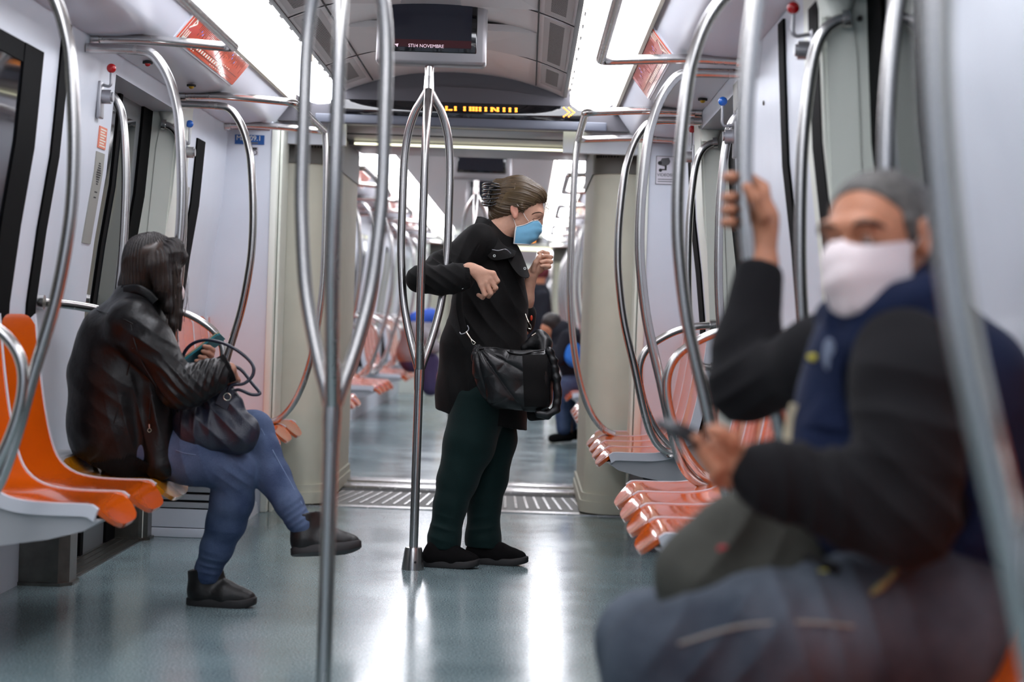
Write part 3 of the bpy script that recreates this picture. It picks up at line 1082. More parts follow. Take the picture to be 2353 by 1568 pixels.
h0 = hoop_pole(5.03, 'bowed steel grab pole at the near end of the first empty bench on the right')
a0 = arm_bar(5.06, 'bent steel armrest bar at the near end of the first empty bench on the right')
for y, lab in ((6.72, 'bowed steel grab pole at the far end of the first empty bench on the right'),
               (8.32, 'bowed steel grab pole at the near end of the right bench by the gangway'),
               (3.50, 'bowed steel grab pole held by the man in the navy vest'),
               (1.86, 'thick blurred steel grab pole nearest the camera, across the shoulder of the man')):
    dup(h0, (0, y, 0), 0, lab)
for y, lab in ((6.70, 'bent steel armrest bar at the far end of the first empty bench on the right'),
               (8.35, 'bent steel armrest bar at the near end of the right bench by the gangway'),
               (3.56, 'bent steel armrest bar beyond the man in the navy vest'),
               (1.84, 'bent steel armrest bar nearest the camera, beside the hip of the man')):
    dup(a0, (0, y, 0), 0, lab)
for y, lab in ((5.03, 'bowed steel grab pole before the back of the seated woman, near end of bench'),
               (6.60, 'bowed steel grab pole rising behind the head of the seated woman'),
               (8.32, 'bowed steel grab pole beside the blue number plate on the left')):
    dup(h0, (0, y, 0), PI, lab)
for y, lab in ((5.02, 'bent steel armrest bar at the near end of the bench of the seated woman'),
               (8.33, 'bent steel armrest bar right of the hair of the seated woman')):
    dup(a0, (0, y, 0), PI, lab)
t = thing('armrest_bar', 'bent steel armrest bar passing behind the back of the seated woman', 'bar', (-1.26, 6.42, 1.05))
g = MB(); g.tube(catmull([(-x, 6.40 + 0.44 * min(1, max(0, (1.26 - x) / 0.22)) ** 0.8, z) for x, z in ARM], 6), 0.0165, 16); mk('bar', g, M['steel'], t, 60)
g = MB(); g.tube([(-1.235, 6.40, 1.054), (-1.262, 6.40, 1.055)], 0.026, 16); mk('wall_flange', g, M['steel'], t, 40)
k0 = hand_bar(4.93, 'steel door grab handle on the cream pillar left of the head of the man')
dup(k0, (0, 3.77, 0), 0, 'steel door grab handle rising behind the grey hair of the man')
dup(k0, (0, 7.03, 0), 0, 'steel door grab handle under the blue lever on the right')
dup(k0, (0, 8.36, 0), 0, 'steel door grab handle on the cream pillar beside the surveillance notice')
dup(k0, (0, 7.14, 0), PI, 'steel door grab handle under the red lever on the left')
dup(k0, (0, 8.36, 0), PI, 'steel door grab handle on the cream pillar below the left blue lever')
r0 = over_rail(5.06, 6.70, 'overhead steel rail above the first empty bench on the right')
dup(r0, (0, 5.85, 0), PI, 'overhead steel rail above the bench of the seated woman')
dup(r0, (0, 2.60, 0), 0, 'overhead steel rail above the man in the navy vest')
r1 = over_rail(8.35, 9.62, 'overhead steel rail with a pole at its far end, right side by the gangway', far_pole=True)
r2 = over_rail(8.35, 9.62, 'overhead steel rail with a pole at its far end, left side by the gangway', far_pole=True)
for ch in r2.children:            # same rail on the other wall: mirror its own mesh
    me = ch.data
    for v in me.vertices: v.co.x = -v.co.x
    me.flip_normals()


def fork_pole(x, y, label, group=None, top=2.32, rot=0.0):
    t = thing('fork_pole', label, 'pole', (x, y, 0), group)
    zu, zl = 1.965, 0.845
    g = MB(); g.tube([(x, y, 0.01), (x, y, zl + 0.02)], 0.0185, 18)
    mk('lower_post', g, M['steel'], t, 60)
    g = MB(); g.tube([(x, y, zu - 0.02), (x, y, top)], 0.0185, 18); mk('upper_post', g, M['steel'], t, 60)
    R_ = 0.112
    sh = [(0.008, zu + 0.02), (0.034, zu - 0.02), (0.061, zu - 0.06), (0.087, zu - 0.126), (0.103, zu - 0.20), (0.111, zu - 0.30), (R_, zu - 0.45), (R_, zl + 0.5), (0.104, zl + 0.38), (0.091, zl + 0.27), (0.072, zl + 0.185), (0.047, zl + 0.10), (0.020, zl + 0.025), (0.008, zl - 0.01)]
    for k in range(3):
        a = -PI / 2 + k * 2 * PI / 3 + rot
        g = MB(); g.tube(catmull([(x + r * math.cos(a), y + r * math.sin(a), z) for r, z in sh], 6), 0.0170, 16)
        mk('prong', g, M['steel'], t, 60)
    g = MB(); g.lathe([(0.0195, zl - 0.10), (0.0215, zl - 0.05), (0.0215, zl + 0.05), (0.015, zl + 0.10)], (x, y, 0), 20)
    mk('joint_sleeve', g, M['steel'], t, 60)
    g = MB(); g.lathe([(0.015, zu - 0.08), (0.0215, zu - 0.03), (0.0215, zu + 0.03), (0.0195, zu + 0.08)], (x, y, 0), 20)
    mk('joint_sleeve', g, M['steel'], t, 60)
    g = MB(); g.lathe([(0.047, 0.0), (0.046, 0.012), (0.038, 0.075), (0.034, 0.092), (0.021, 0.094)], (x, y, 0), 24)
    g2 = mk('base_cup', g, M['steel'], t, 40)
    g = MB(); g.tube([(x + 0.012, y - 0.040, 0.035), (x + 0.012, y - 0.0455, 0.035)], 0.0045, 10); mk('grub_screw', g, M['seam'], g2, 40)
    return t


p1 = at(950, 1300, 7.79)
FAR_X = p1.x
fork_far = fork_pole(FAR_X, 7.75, 'three-pronged steel centre pole at which the standing woman hooks her arm', top=2.12)
fork_near = fork_pole(-0.035, 4.44, 'three-pronged steel centre pole nearest the camera, out of focus', top=2.322)

# ------------------------------------------------------------------ hanging screen
def screen(y, x0, x1, z0, z1, label, full=True, group=None):
    t = thing('hanging_screen', label, 'screen', ((x0 + x1) / 2, y, z0), group)
    g = MB(); g.box(x0, x1, y - 0.05, y + 0.05, z0, z1, 0.018); mk('housing', g, M['bezel'], t)
    g = MB(); g.box(x0 + 0.04, x1 - 0.04, y - 0.056, y - 0.04, z0 + 0.05, z1 - 0.04, 0.004); mk('surround', g, M['ledpanel'], t)
    g = MB(); g.box(x0 + 0.05, x1 - 0.062, y - 0.0585, y - 0.045, z0 + 0.068, z1 - 0.05); s_ = mk('panel', g, M['screen'], t, 0)
    if full:
        g = MB(); g.box(x0 + 0.05, x1 - 0.062, y - 0.0595, y - 0.05, z0 + 0.070, z0 + 0.100); mk('banner', g, M['screenband'], s_, 0)
        b = at(979, 106, y - 0.06)
        text('STI/4 NOVEMBRE', 0.0195, M['screentext'], s_, (b.x, y - 0.0602, b.z), (1, 0, 0), (0, 0, 1), 'caption', ext=0.0002)
        a = at(911, 103, y - 0.06)
        g = MB(); g.add([(a.x - .009, y - .0601, a.z + .003), (a.x + .008, y - .0601, a.z + .006), (a.x + .004, y - .0601, a.z - .009), (a.x - .001, y - .0601, a.z - .002)], [(0, 1, 2, 3)])
        g.v += [(p[0], p[1] + .0004, p[2]) for p in g.v]; g.f += [(7, 6, 5, 4)]
        mk('arrow', g, M['screentext'], s_, 0)
    g = MB(); g.tube([((x0 + x1) / 2 - .1, y, z1 - .01), ((x0 + x1) / 2 - .1, y, 2.33)], 0.02, 12); g.tube([((x0 + x1) / 2 + .1, y, z1 - .01), ((x0 + x1) / 2 + .1, y, 2.33)], 0.02, 12)
    mk('hanger', g, M['bezel'], t, 40)
    return t


q0, q1 = at(862, 155, 7.7), at(1116, 155, 7.7)
SCR_W = (q0.x, q1.x)
screen(7.75, q0.x, q1.x, q1.z + 0.004, 2.55, 'dark hanging television screen with a caption bar, on top of the centre pole')

# ------------------------------------------------------------------ emergency levers, plates, notices
def lever(sgn, bp, y, zball, xball, color, label):
    """crank with a ball; bp mount z"""
    t = thing('emergency_lever', label, 'lever', (sgn * wx(bp), y, bp))
    xw = wx(bp)
    g = MB(); g.tube([(sgn * xw, y, bp - .03), (sgn * (xw - 0.045), y, bp - .03)], 0.026, 16)
    g.tube([(sgn * (xw - 0.045), y, bp - .03), (sgn * (xw - 0.052), y, bp - .03)], 0.018, 16)
    g.box(min(sgn * (xw + .004), sgn * (xw - .012)), max(sgn * (xw + .004), sgn * (xw - .012)), y - .03, y + .03, bp - .11, bp + .025, .004)
    mk('lock_housing', g, M['zinc'], t, 40)
    g = MB(); g.tube(fillet([(sgn * (xw - 0.005), y, bp + .015), (sgn * xball, y, bp + 0.005), (sgn * xball, y, zball)], 0.02, 5), 0.0055, 10)
    mk('crank', g, M['zinc'], t, 60)
    g = MB(); g.ball((sgn * xball, y, zball), 0.0175, 18, 12); mk('knob', g, M[color], t, 60)
    return t


b = at(256, 157, 6.86); lever(-1, b.z - 0.075, 6.86, b.z, abs(b.x), 'redball', 'red ball emergency lever on the left wall above the aluminium plate')
b = at(436, 285, 8.58); lever(-1, b.z - 0.10, 8.58, b.z, abs(b.x), 'blueball', 'blue ball emergency lever on the left beyond the cream pillar')
b = at(1661, 233, 7.0); lever(1, b.z - 0.10, 7.0, b.z, abs(b.x), 'blueball', 'blue ball emergency lever on the right wall')
b = at(1590, 297, 8.75); lever(1, b.z - 0.10, 8.75, b.z, abs(b.x), 'redball', 'red ball emergency lever on the right beside the surveillance notice')
b = at(1823, 18, 5.12); lever(1, b.z - 0.085, 5.12, b.z, abs(b.x), 'redball', 'red ball emergency lever at the top right corner, nearest the camera')


def wall_plate(sgn, y0, y1, z0, z1, m, d=0.004):
    zz = [z0 + (z1 - z0) * i / 6 for i in range(7)]
    g = MB(); g.prism_y([(sgn * (wx(z) - d), z) for z in zz] + [(sgn * (wx(z) - d + .006), z) for z in reversed(zz)], y0, y1)
    return g


t = thing('instruction_plate', 'tall aluminium instruction plate below the red lever on the left wall', 'plate', (-1.2, 6.97, 1.3))
mk('plate', wall_plate(-1, 6.90, 7.03, 1.28, 1.62, M['plate']), M['plate'], t, 0)
g = MB()
for i in range(10):
    z = 1.50 + i * 0.0085; wd = 0.036 - abs(i - 4.5) * 0.005
    g.add(wall_plate(-1, 6.965 - wd, 6.965 + wd, z, z + 0.005, None, 0.0046).v, wall_plate(-1, 0, 1, z, z + .005, None).f)
g.add(wall_plate(-1, 6.95, 6.99, 1.47, 1.475, None, 0.0046).v, wall_plate(-1, 0, 1, 0, 1, None).f)
g.add(wall_plate(-1, 6.95, 6.985, 1.45, 1.455, None, 0.0046).v, wall_plate(-1, 0, 1, 0, 1, None).f)
mk('slots', g, M['ink'], t, 0)
t = thing('red_notice', 'small red and white notice between the red lever and the aluminium plate', 'sign', (-1.2, 6.97, 1.65))
mk('sticker', wall_plate(-1, 6.91, 7.03, 1.635, 1.715, M['redlabel']), M['redlabel'], t, 0)
g = MB()
for i in range(7):
    z = 1.642 + i * 0.010
    g.add(wall_plate(-1, 6.925, 7.015 - .02 * (i % 2), z, z + .005, None, 0.0046).v, wall_plate(-1, 0, 1, 0, 1, None).f)
mk('lines', g, M['mapwhite'], t, 0)
t = thing('instruction_plate', 'aluminium instruction plate beside the blue lever on the right wall', 'plate', (1.2, 7.0, 1.5))
mk('plate', wall_plate(1, 6.93, 7.06, 1.86, 1.96, M['plate']), M['plate'], t, 0)
t = thing('instruction_plate', 'narrow aluminium plate beyond the left cream pillar, below the blue lever', 'plate', (-1.2, 8.76, 1.4))
mk('plate', wall_plate(-1, 8.72, 8.80, 1.25, 1.62, M['plate']), M['plate'], t, 0)

# round screws of the jamb covers
for px, py, Y, sg, lab in ((342, 280, 8.39, -1, 'dark screw head high on the left cream pillar'), (1765, 237, 6.2, 1, 'screw head on the white panel right of the blue lever'), (1975, 43, 4.96, 1, 'dark screw head on the pillar at the top right')):
    p = at(px, py, Y)
    g = MB()
    if sg == 1 and Y == 6.2:
        p = Vector((wx(p.z), Y, p.z)); g.tube([(p.x + .002, Y, p.z), (p.x - .004, Y, p.z)], 0.008, 14)
        g2 = MB(); g2.tube([(p.x - .004, Y, p.z), (p.x - .0046, Y, p.z)], 0.004, 10)
    else:
        g.tube([(p.x, p.y + .006, p.z), (p.x, p.y - .006, p.z)], 0.0075, 14)
        g2 = MB(); g2.tube([(p.x, p.y - .006, p.z), (p.x, p.y - .0066, p.z)], 0.004, 10)
    o = mk('screw', g, M['steel_dark'], None, 40, origin=p)
    tag(o, lab, 'screw')
    mk('socket', g2, M['ink'], o, 40)

# blue number plate on the left part of the end wall
a, b = at(540, 309, Y_END - .004), at(607, 333, Y_END - .004)
t = thing('number_plate', 'small blue number plate on the left part of the end wall', 'sign', ((a.x + b.x) / 2, Y_END, (a.z + b.z) / 2))
g = MB(); g.box(a.x, b.x, Y_END - .004, Y_END + .002, b.z, a.z); mk('plate', g, M['blue'], t, 0)
c = at(572, 318, Y_END)
text('MA309.1', 0.036, M['mapwhite'], t, (c.x, Y_END - .0046, c.z), (1, 0, 0), (0, 0, 1))
g = MB(); c = at(586, 329, Y_END); g.box(c.x - .018, c.x + .016, Y_END - .0046, Y_END - .003, c.z - .004, c.z + .004); mk('small_line', g, M['greyink'], t, 0)
a, b = at(578, 337, Y_END - .004), at(593, 357, Y_END - .004)
t = thing('sticker', 'small grey round pictogram sticker under the blue number plate', 'sign', ((a.x + b.x) / 2, Y_END, b.z))
g = MB(); g.box(a.x, b.x, Y_END - .003, Y_END + .002, b.z, a.z); mk('sheet', g, mat('pale_grey_sheet', (188, 184, 190), .5), t, 0)
c = at(585, 351, Y_END)
g = MB()
for k in range(16):
    a1, a2 = 2 * PI * k / 16, 2 * PI * (k + 1) / 16
    vs = [(c.x + r * math.cos(q), Y_END - d, c.z + r * math.sin(q)) for d in (.0036, .002) for r, q in ((.010, a1), (.014, a1), (.014, a2), (.010, a2))]
    g.add(vs, [(0, 1, 2, 3), (7, 6, 5, 4), (1, 5, 6, 2), (0, 3, 7, 4)])
c = at(585, 341, Y_END); g.box(c.x - .013, c.x + .013, Y_END - .0036, Y_END - .002, c.z - .008, c.z + .004)
mk('pictogram', g, M['ink'], t, 0)

# surveillance notice on the right part of the end wall
a, b = at(1508, 358, Y_END - .004), at(1575, 426, Y_END - .004)
t = thing('surveillance_notice', 'white video surveillance notice with camera drawing on the right end wall', 'sign', ((a.x + b.x) / 2, Y_END, b.z))
g = MB(); g.box(a.x, b.x, Y_END - .003, Y_END + .002, b.z, a.z, 0.0006); mk('border', g, M['greyink'], t, 0)
g = MB(); g.box(a.x + .003, b.x - .003, Y_END - .0036, Y_END - .001, b.z + .003, a.z - .003); mk('sheet', g, mat('notice_white', (216, 213, 220), .5), t, 0)
c = at(1526, 374, Y_END)
g = MB()
def poly_y(g, pts, y0, y1):
    g.prism_y(pts, y0, y1)
poly_y(g, [(c.x - .027, c.z - .004), (c.x - .012, c.z + .022), (c.x + .024, c.z + .026), (c.x + .032, c.z + .006), (c.x + .026, c.z - .008), (c.x + .004, c.z - .020), (c.x - .022, c.z - .014)], Y_END - .0044, Y_END - .003)
mk('camera_drawing', g, M['greyink'], t, 0)
g = MB(); g.tube([(c.x - .022, Y_END - .0046, c.z - .003), (c.x - .022, Y_END - .003, c.z - .003)], 0.011, 14)
g.box(c.x + .004, c.x + .014, Y_END - .0044, Y_END - .003, c.z - .036, c.z - .014); g.box(c.x - .016, c.x + .014, Y_END - .0044, Y_END - .003, c.z - .040, c.z - .033)
g.tube([(c.x - .018, Y_END - .0046, c.z - .040), (c.x - .018, Y_END - .003, c.z - .040)], 0.009, 14)
mk('lens_and_bracket', g, M['ink'], t, 0)
c = at(1509, 402, Y_END)
text('VIDEOSORV', 0.0225, M['ink'], t, (a.x + .008, Y_END - .0042, c.z), (1, 0, 0), (0, 0, 1), align='LEFT')
g = MB()
for py in (412, 417):
    c = at(1512, py, Y_END); g.box(a.x + .012, b.x - .015, Y_END - .0042, Y_END - .003, c.z - .002, c.z + .002)
mk('small_print', g, M['greyink'], t, 0)
# ------------------------------------------------------------------ the carriages beyond the gangway
def far_coach(y0, y1, k):
    """shell of a further carriage between y0 and y1"""
    sfx = ['_second', '_third'][k]
    g = MB(); g.box(-1.6, 1.6, y0 - 0.0, y1 + (1.6 if k == 0 else 0), -0.06, 0.0)
    struct('floor' + sfx, g, M['floor'], 0)
    ceiling_run(y0, y1, 'ceiling' + sfx, (M['ceil_plain'], M['cove']))
    for sgn, side in ((-1, 'left'), (1, 'right')):
        g = MB(); wall_piece(g, sgn, y0, y1)
        wo = struct('wall_' + side + sfx, g, M['white'], 25)
        g = MB(); h = MB()
        y = y0 + 0.35
        i = 0
        zz = [0.9, 1.05, 1.18, 1.3, 1.42, 1.55, 1.7, 1.82]
        while y < y1 - 1.2:
            g.prism_y([(sgn * (wx(z) - .005), z) for z in zz] + [(sgn * (wx(z) + .02), z) for z in reversed(zz)], y + 0.45, y + 1.15)
            h.prism_y([(sgn * (wx(z) - .005), z) for z in zz] + [(sgn * (wx(z) + .02), z) for z in reversed(zz)], y + 2.1, y + 2.45)
            h.prism_y([(sgn * (wx(z) - .005), z) for z in zz] + [(sgn * (wx(z) + .02), z) for z in reversed(zz)], y + 2.65, y + 3.0)
            y += 3.3
        o = mk('window_glass', g, M['glass'], wo, 25); o['kind'] = 'structure'
        o = mk('door_glass', h, M['glass'], wo, 25); o['kind'] = 'structure'
    g = MB()
    for sgn in (-1, 1):
        x0, x1 = GX + sgn * 0.98, sgn * 1.36
        for y in (y0, y1 - 0.06):
            g.box(min(x0, x1), max(x0, x1), y, y + 0.06, 0, 2.1)
    g.box(-1.3, 1.3, y1 - 0.05, y1, 2.06, 2.5)
    g.box(-1.3, 1.3, y0, y0 + 0.05, 2.10, 2.5)
    struct('wall_end' + sfx, g, M['cream'], 0)


Y2a, Y2b = Y_GW1, 25.3
far_coach(Y2a, Y2b, 0)
gangway(25.65, 27.25, False)
Y3a, Y3b = 27.25, 41.0
far_coach(Y3a, Y3b, 1)
g = MB(); g.box(-1.6, 1.6, Y3b + 0.01, Y3b + 0.1, -0.06, 2.6)
struct('wall_front', g, M['header'], 0)
t = thing('light_strip', 'lit light strip far away at the second gangway', 'lamp', (0.05, 25.6, 2.03))
g = MB(); g.box(-0.66, 0.72, 25.56, 25.64, 2.005, 2.045, 0.003); mk('tube', g, M['strip'], t)
g = MB(); g.box(-0.69, -0.66, 25.56, 25.64, 2.0, 2.05); mk('end_cap', g, M['bezel'], t, 0)
g = MB(); g.box(.72, .75, 25.56, 25.64, 2.0, 2.05); mk('end_cap', g, M['bezel'], t, 0)
t = thing('led_display', 'tiny glowing orange display far away over the second gangway', 'display', (0.3, 25.2, 2.15))
g = MB(); g.box(-0.6, 0.66, 25.02, 25.10, 2.07, 2.17); mk('glass', g, M['ledpanel'], t, 0)
g = MB()
for i in range(5): g.ball((0.36 + i * 0.03, 25.01, 2.12), (0.012, 0.005, 0.03), 8, 6)
mk('dots', g, M['led'], t, 60)

lampF = None
for k, (ya, yb) in enumerate(((Y2a + 0.15, Y2b - 0.1), (Y3a + 0.15, Y3b - 0.1))):
    n = 8
    st = (yb - ya) / n
    for sgn, side in ((-1, 'left'), (1, 'right')):
        for i in range(n):
            lab = 'lit lamp of the %s lamp row in the %s carriage beyond the gangway' % (side, ('second', 'third')[k])
            lamp(sgn, ya + i * st + .01, ya + (i + 1) * st - .02, lab, '%s lamp row of the %s carriage' % (side, ('second', 'third')[k]))

CARR = ('second', 'third')
for k, base in enumerate((11.92, 27.45)):
    for i in range(4):
        yb = base + i * 3.3
        for rot, side in ((0, 'right'), (PI, 'left')):
            gname = 'distant benches on the %s of the %s carriage' % (side, CARR[k])
            dup(bench_RA, (0, yb + 2 * PITCH, 0), rot, 'distant blurred orange bench on the %s of the %s carriage' % (side, CARR[k]), gname)
            for yy in (yb - 0.03, yb + 4 * PITCH + .02):
                dup(h0, (0, yy, 0), rot, 'distant blurred grab pole on the %s of the %s carriage' % (side, CARR[k]), 'distant grab poles on the %s, %s carriage' % (side, CARR[k]))
                dup(a0, (0, yy + (.02 if yy < yb else -.02), 0), rot, 'distant blurred armrest bar on the %s of the %s carriage' % (side, CARR[k]), 'distant armrest bars on the %s, %s carriage' % (side, CARR[k]))
            dup(r0, (0, yb + 2 * PITCH, 0), rot, 'distant blurred overhead rail on the %s of the %s carriage' % (side, CARR[k]), 'distant overhead rails on the %s, %s carriage' % (side, CARR[k]))
        if i < 4:
            yp = yb + 2.3
            if yp < (Y2b, Y3b)[k] - 0.5:
                fork_pole(0.0, yp, 'distant blurred three-pronged centre pole in the %s carriage' % CARR[k], 'distant centre poles of the %s carriage' % CARR[k], top=2.12)
                if k == 0 and i < 2:
                    screen(yp, SCR_W[0] + .05, SCR_W[1] + .05, 2.10 - .0 * i, 2.55, 'distant dark hanging screen beyond the gangway, %s one' % ('nearer', 'farther')[i], full=False)
# orange maps glimpsed over the distant doors
for k in range(3):
    for sgn, side in ((-1, 'left'), (1, 'right')):
        y = 13.6 + k * 3.3
        g = MB()
        pts = [(sgn * .842, y, 2.146), (sgn * .920, y, 2.046), (sgn * .920, y + 1.2, 2.046), (sgn * .842, y + 1.2, 2.146)]
        g.add(pts + [(p[0] + sgn * .004, p[1], p[2] + .004) for p in pts], [(0, 1, 2, 3), (7, 6, 5, 4), (0, 4, 5, 1), (1, 5, 6, 2), (2, 6, 7, 3), (3, 7, 4, 0)])
        o = mk('route_map', g, M['map'], None, 0, origin=(sgn * .89, y + .6, 2.1))
        tag(o, 'distant orange route map over a door on the %s of the second carriage' % side, 'map', 'distant route maps on the %s' % side)
# ------------------------------------------------------------------ soft forms: blended solids turned into one skin
def V3(p): return np.array((p[0], p[1], p[2]), float)


class Blob:
    """list of blended solids; mesh() skins them (surface nets)"""
    def __init__(s, k=0.02):
        s.ops = []; s.k = k

    def cone(s, a, b, ra, rb, k=None, flat=None, sub=False):
        a, b = V3(a), V3(b)
        ba = b - a
        L2 = float(ba @ ba) + 1e-12
        n, q = (V3(flat[0]), flat[1]) if flat else (None, 1.0)
        if n is not None: n = n / np.linalg.norm(n)

        def f(x, y, z):
            px, py, pz = x - a[0], y - a[1], z - a[2]
            bx, by, bz = ba
            if n is not None:
                m = (px * n[0] + py * n[1] + pz * n[2]) * (1 / q - 1)
                px, py, pz = px + n[0] * m, py + n[1] * m, pz + n[2] * m
                m = (bx * n[0] + by * n[1] + bz * n[2]) * (1 / q - 1)
                bx, by, bz = bx + n[0] * m, by + n[1] * m, bz + n[2] * m
            l2 = bx * bx + by * by + bz * bz + 1e-12
            h = np.clip((px * bx + py * by + pz * bz) / l2, 0, 1)
            d = np.sqrt((px - h * bx) ** 2 + (py - h * by) ** 2 + (pz - h * bz) ** 2) - (ra + (rb - ra) * h)
            return d * min(1.0, q)
        r = max(ra, rb) * max(1.0, q)
        s.ops.append((f, np.minimum(a, b) - r, np.maximum(a, b) + r, s.k if k is None else k, sub))
        return s

    def chain(s, pts, k=None, flat=None):
        """pts: (point, radius) ..."""
        for (p, r), (p2, r2) in zip(pts, pts[1:]):
            s.cone(p, p2, r, r2, k, flat)
        return s

    def ell(s, c, r, R=None, k=None, sub=False):
        c = V3(c); r = V3(r)
        Rm = np.array(R, float) if R is not None else np.eye(3)     # columns are the axes

        def f(x, y, z):
            dx, dy, dz = x - c[0], y - c[1], z - c[2]
            q = [(dx * Rm[0, i] + dy * Rm[1, i] + dz * Rm[2, i]) / r[i] for i in range(3)]
            k0 = np.sqrt(q[0] ** 2 + q[1] ** 2 + q[2] ** 2)
            k1 = np.sqrt((q[0] / r[0]) ** 2 + (q[1] / r[1]) ** 2 + (q[2] / r[2]) ** 2) + 1e-9
            return k0 * (k0 - 1) / k1
        e = np.abs(Rm) @ r
        s.ops.append((f, c - e, c + e, s.k if k is None else k, sub))
        return s

    def box(s, c, b, R=None, rad=0.01, k=None, sub=False):
        c = V3(c); b = V3(b)
        Rm = np.array(R, float) if R is not None else np.eye(3)

        def f(x, y, z):
            dx, dy, dz = x - c[0], y - c[1], z - c[2]
            q = [np.abs(dx * Rm[0, i] + dy * Rm[1, i] + dz * Rm[2, i]) - (b[i] - rad) for i in range(3)]
            o = np.sqrt(np.maximum(q[0], 0) ** 2 + np.maximum(q[1], 0) ** 2 + np.maximum(q[2], 0) ** 2)
            return o + np.minimum(np.maximum(np.maximum(q[0], q[1]), q[2]), 0) - rad
        e = np.abs(Rm) @ b
        s.ops.append((f, c - e, c + e, s.k if k is None else k, sub))
        return s

    def clip(s, o, n):
        """cut everything on the side n points to"""
        o, n = V3(o), V3(n)
        n = n / np.linalg.norm(n)
        s.ops.append((lambda x, y, z: (x - o[0]) * n[0] + (y - o[1]) * n[1] + (z - o[2]) * n[2], None, None, 0, 'clip'))
        return s

    def value(s, P):
        P = np.atleast_2d(np.array(P, float))
        x, y, z = P[:, 0], P[:, 1], P[:, 2]
        d = np.full(len(P), 1.0)
        for f, lo, hi, k, sub in s.ops:
            v = f(x, y, z)
            d = s._mix(d, v, k, sub)
        return d

    @staticmethod
    def _mix(d, v, k, sub):
        if sub == 'clip': return np.maximum(d, v)
        if sub:
            v = -v
            if k <= 0: return np.maximum(d, v)
            h = np.maximum(k - np.abs(d - v), 0) / k
            return np.maximum(d, v) + h * h * k * 0.25
        if k <= 0: return np.minimum(d, v)
        h = np.maximum(k - np.abs(d - v), 0) / k
        return np.minimum(d, v) - h * h * k * 0.25

    def surf(s, px, py, Y0, Y1=None, step=0.002):
        """first point of the skin met from the camera through a pixel"""
        a = CAM; b = at(px, py, Y0)
        d = (b - a).normalized()
        t = (b - a).length - 0.35
        for _ in range(2000):
            p = a + d * t
            v = s.value([(p.x, p.y, p.z)])[0]
            if v < 0.0006: return p
            t += min(max(v * 0.6, 0.0006), 0.02)
            if t > (b - a).length + 0.6: return b
        return b

    def mesh(s, h=0.004):
        adds = [o for o in s.ops if o[4] is False]
        lo = np.min([o[1] for o in adds], 0) - 0.02
        hi = np.max([o[2] for o in adds], 0) + 0.02
        n = np.ceil((hi - lo) / h).astype(int) + 2
        ax = [lo[i] + h * np.arange(n[i]) for i in range(3)]
        D = np.full(tuple(n), 1.0, np.float32)
        for f, a, b, k, sub in s.ops:
            if a is None:
                sl = (slice(None),) * 3
            else:
                m = k + 3 * h
                i0 = np.maximum(np.floor((a - m - lo) / h).astype(int), 0)
                i1 = np.minimum(np.ceil((b + m - lo) / h).astype(int) + 1, n)
                if np.any(i1 <= i0): continue
                sl = tuple(slice(i0[i], i1[i]) for i in range(3))
            x = ax[0][sl[0]][:, None, None]; y = ax[1][sl[1]][None, :, None]; z = ax[2][sl[2]][None, None, :]
            v = f(x, y, z).astype(np.float32)
            D[sl] = s._mix(D[sl], v, k, sub)
        return nets(D, lo, h)


def nets(D, lo, h):
    S_ = D < 0
    c = S_[:-1, :-1, :-1].astype(np.int8)
    tot = np.zeros_like(c)
    offs = [(i, j, k) for i in (0, 1) for j in (0, 1) for k in (0, 1)]
    nx, ny, nz = D.shape
    for i, j, k in offs:
        tot += S_[i:nx - 1 + i, j:ny - 1 + j, k:nz - 1 + k]
    act = (tot > 0) & (tot < 8)
    idx = np.argwhere(act)
    ids = np.full(act.shape, -1, np.int64)
    ids[act] = np.arange(len(idx))
    val = {o: D[idx[:, 0] + o[0], idx[:, 1] + o[1], idx[:, 2] + o[2]].astype(float) for o in offs}
    P = np.zeros((len(idx), 3)); cnt = np.zeros(len(idx))
    for a in offs:
        for axn in range(3):
            if a[axn]: continue
            b = list(a); b[axn] = 1; b = tuple(b)
            va, vb = val[a], val[b]
            cr = (va < 0) != (vb < 0)
            t = np.where(cr, va / np.where(cr, va - vb, 1), 0)
            for q in range(3):
                P[:, q] += np.where(cr, a[q] + (t if q == axn else 0), 0)
            cnt += cr
    P = (P / cnt[:, None] + idx) * h + lo
    F = []
    for axn in range(3):
        u, v = [(1, 2), (2, 0), (0, 1)][axn]
        sl0 = [slice(None)] * 3; sl1 = [slice(None)] * 3
        sl0[axn] = slice(0, -1); sl1[axn] = slice(1, None)
        for q in (u, v):
            sl0[q] = slice(1, -1); sl1[q] = slice(1, -1)
        A = S_[tuple(sl0)]; B = S_[tuple(sl1)]
        e = np.argwhere(A != B)
        if not len(e): continue
        flip = A[e[:, 0], e[:, 1], e[:, 2]]
        e = e.copy(); e[:, u] += 1; e[:, v] += 1
        def cell(du, dv):
            q = e.copy(); q[:, u] -= du; q[:, v] -= dv
            return ids[q[:, 0], q[:, 1], q[:, 2]]
        quad = np.stack([cell(1, 1), cell(0, 1), cell(0, 0), cell(1, 0)], 1)
        quad[~flip] = quad[~flip][:, ::-1]
        F.append(quad)
    F = np.concatenate(F)
    F = F[(F >= 0).all(1)]
    return P, F


def soften(P, F, it=2, lam=0.5):
    n = len(P)
    e = np.concatenate([F[:, [0, 1]], F[:, [1, 2]], F[:, [2, 3]], F[:, [3, 0]]])
    for _ in range(it):
        acc = np.zeros_like(P); c = np.zeros(n)
        for q in range(3):
            acc[:, q] += np.bincount(e[:, 0], P[e[:, 1], q], n) + np.bincount(e[:, 1], P[e[:, 0], q], n)
        c = np.bincount(e[:, 0], minlength=n) + np.bincount(e[:, 1], minlength=n)
        P = P + lam * (acc / np.maximum(c, 1)[:, None] - P)
    return P


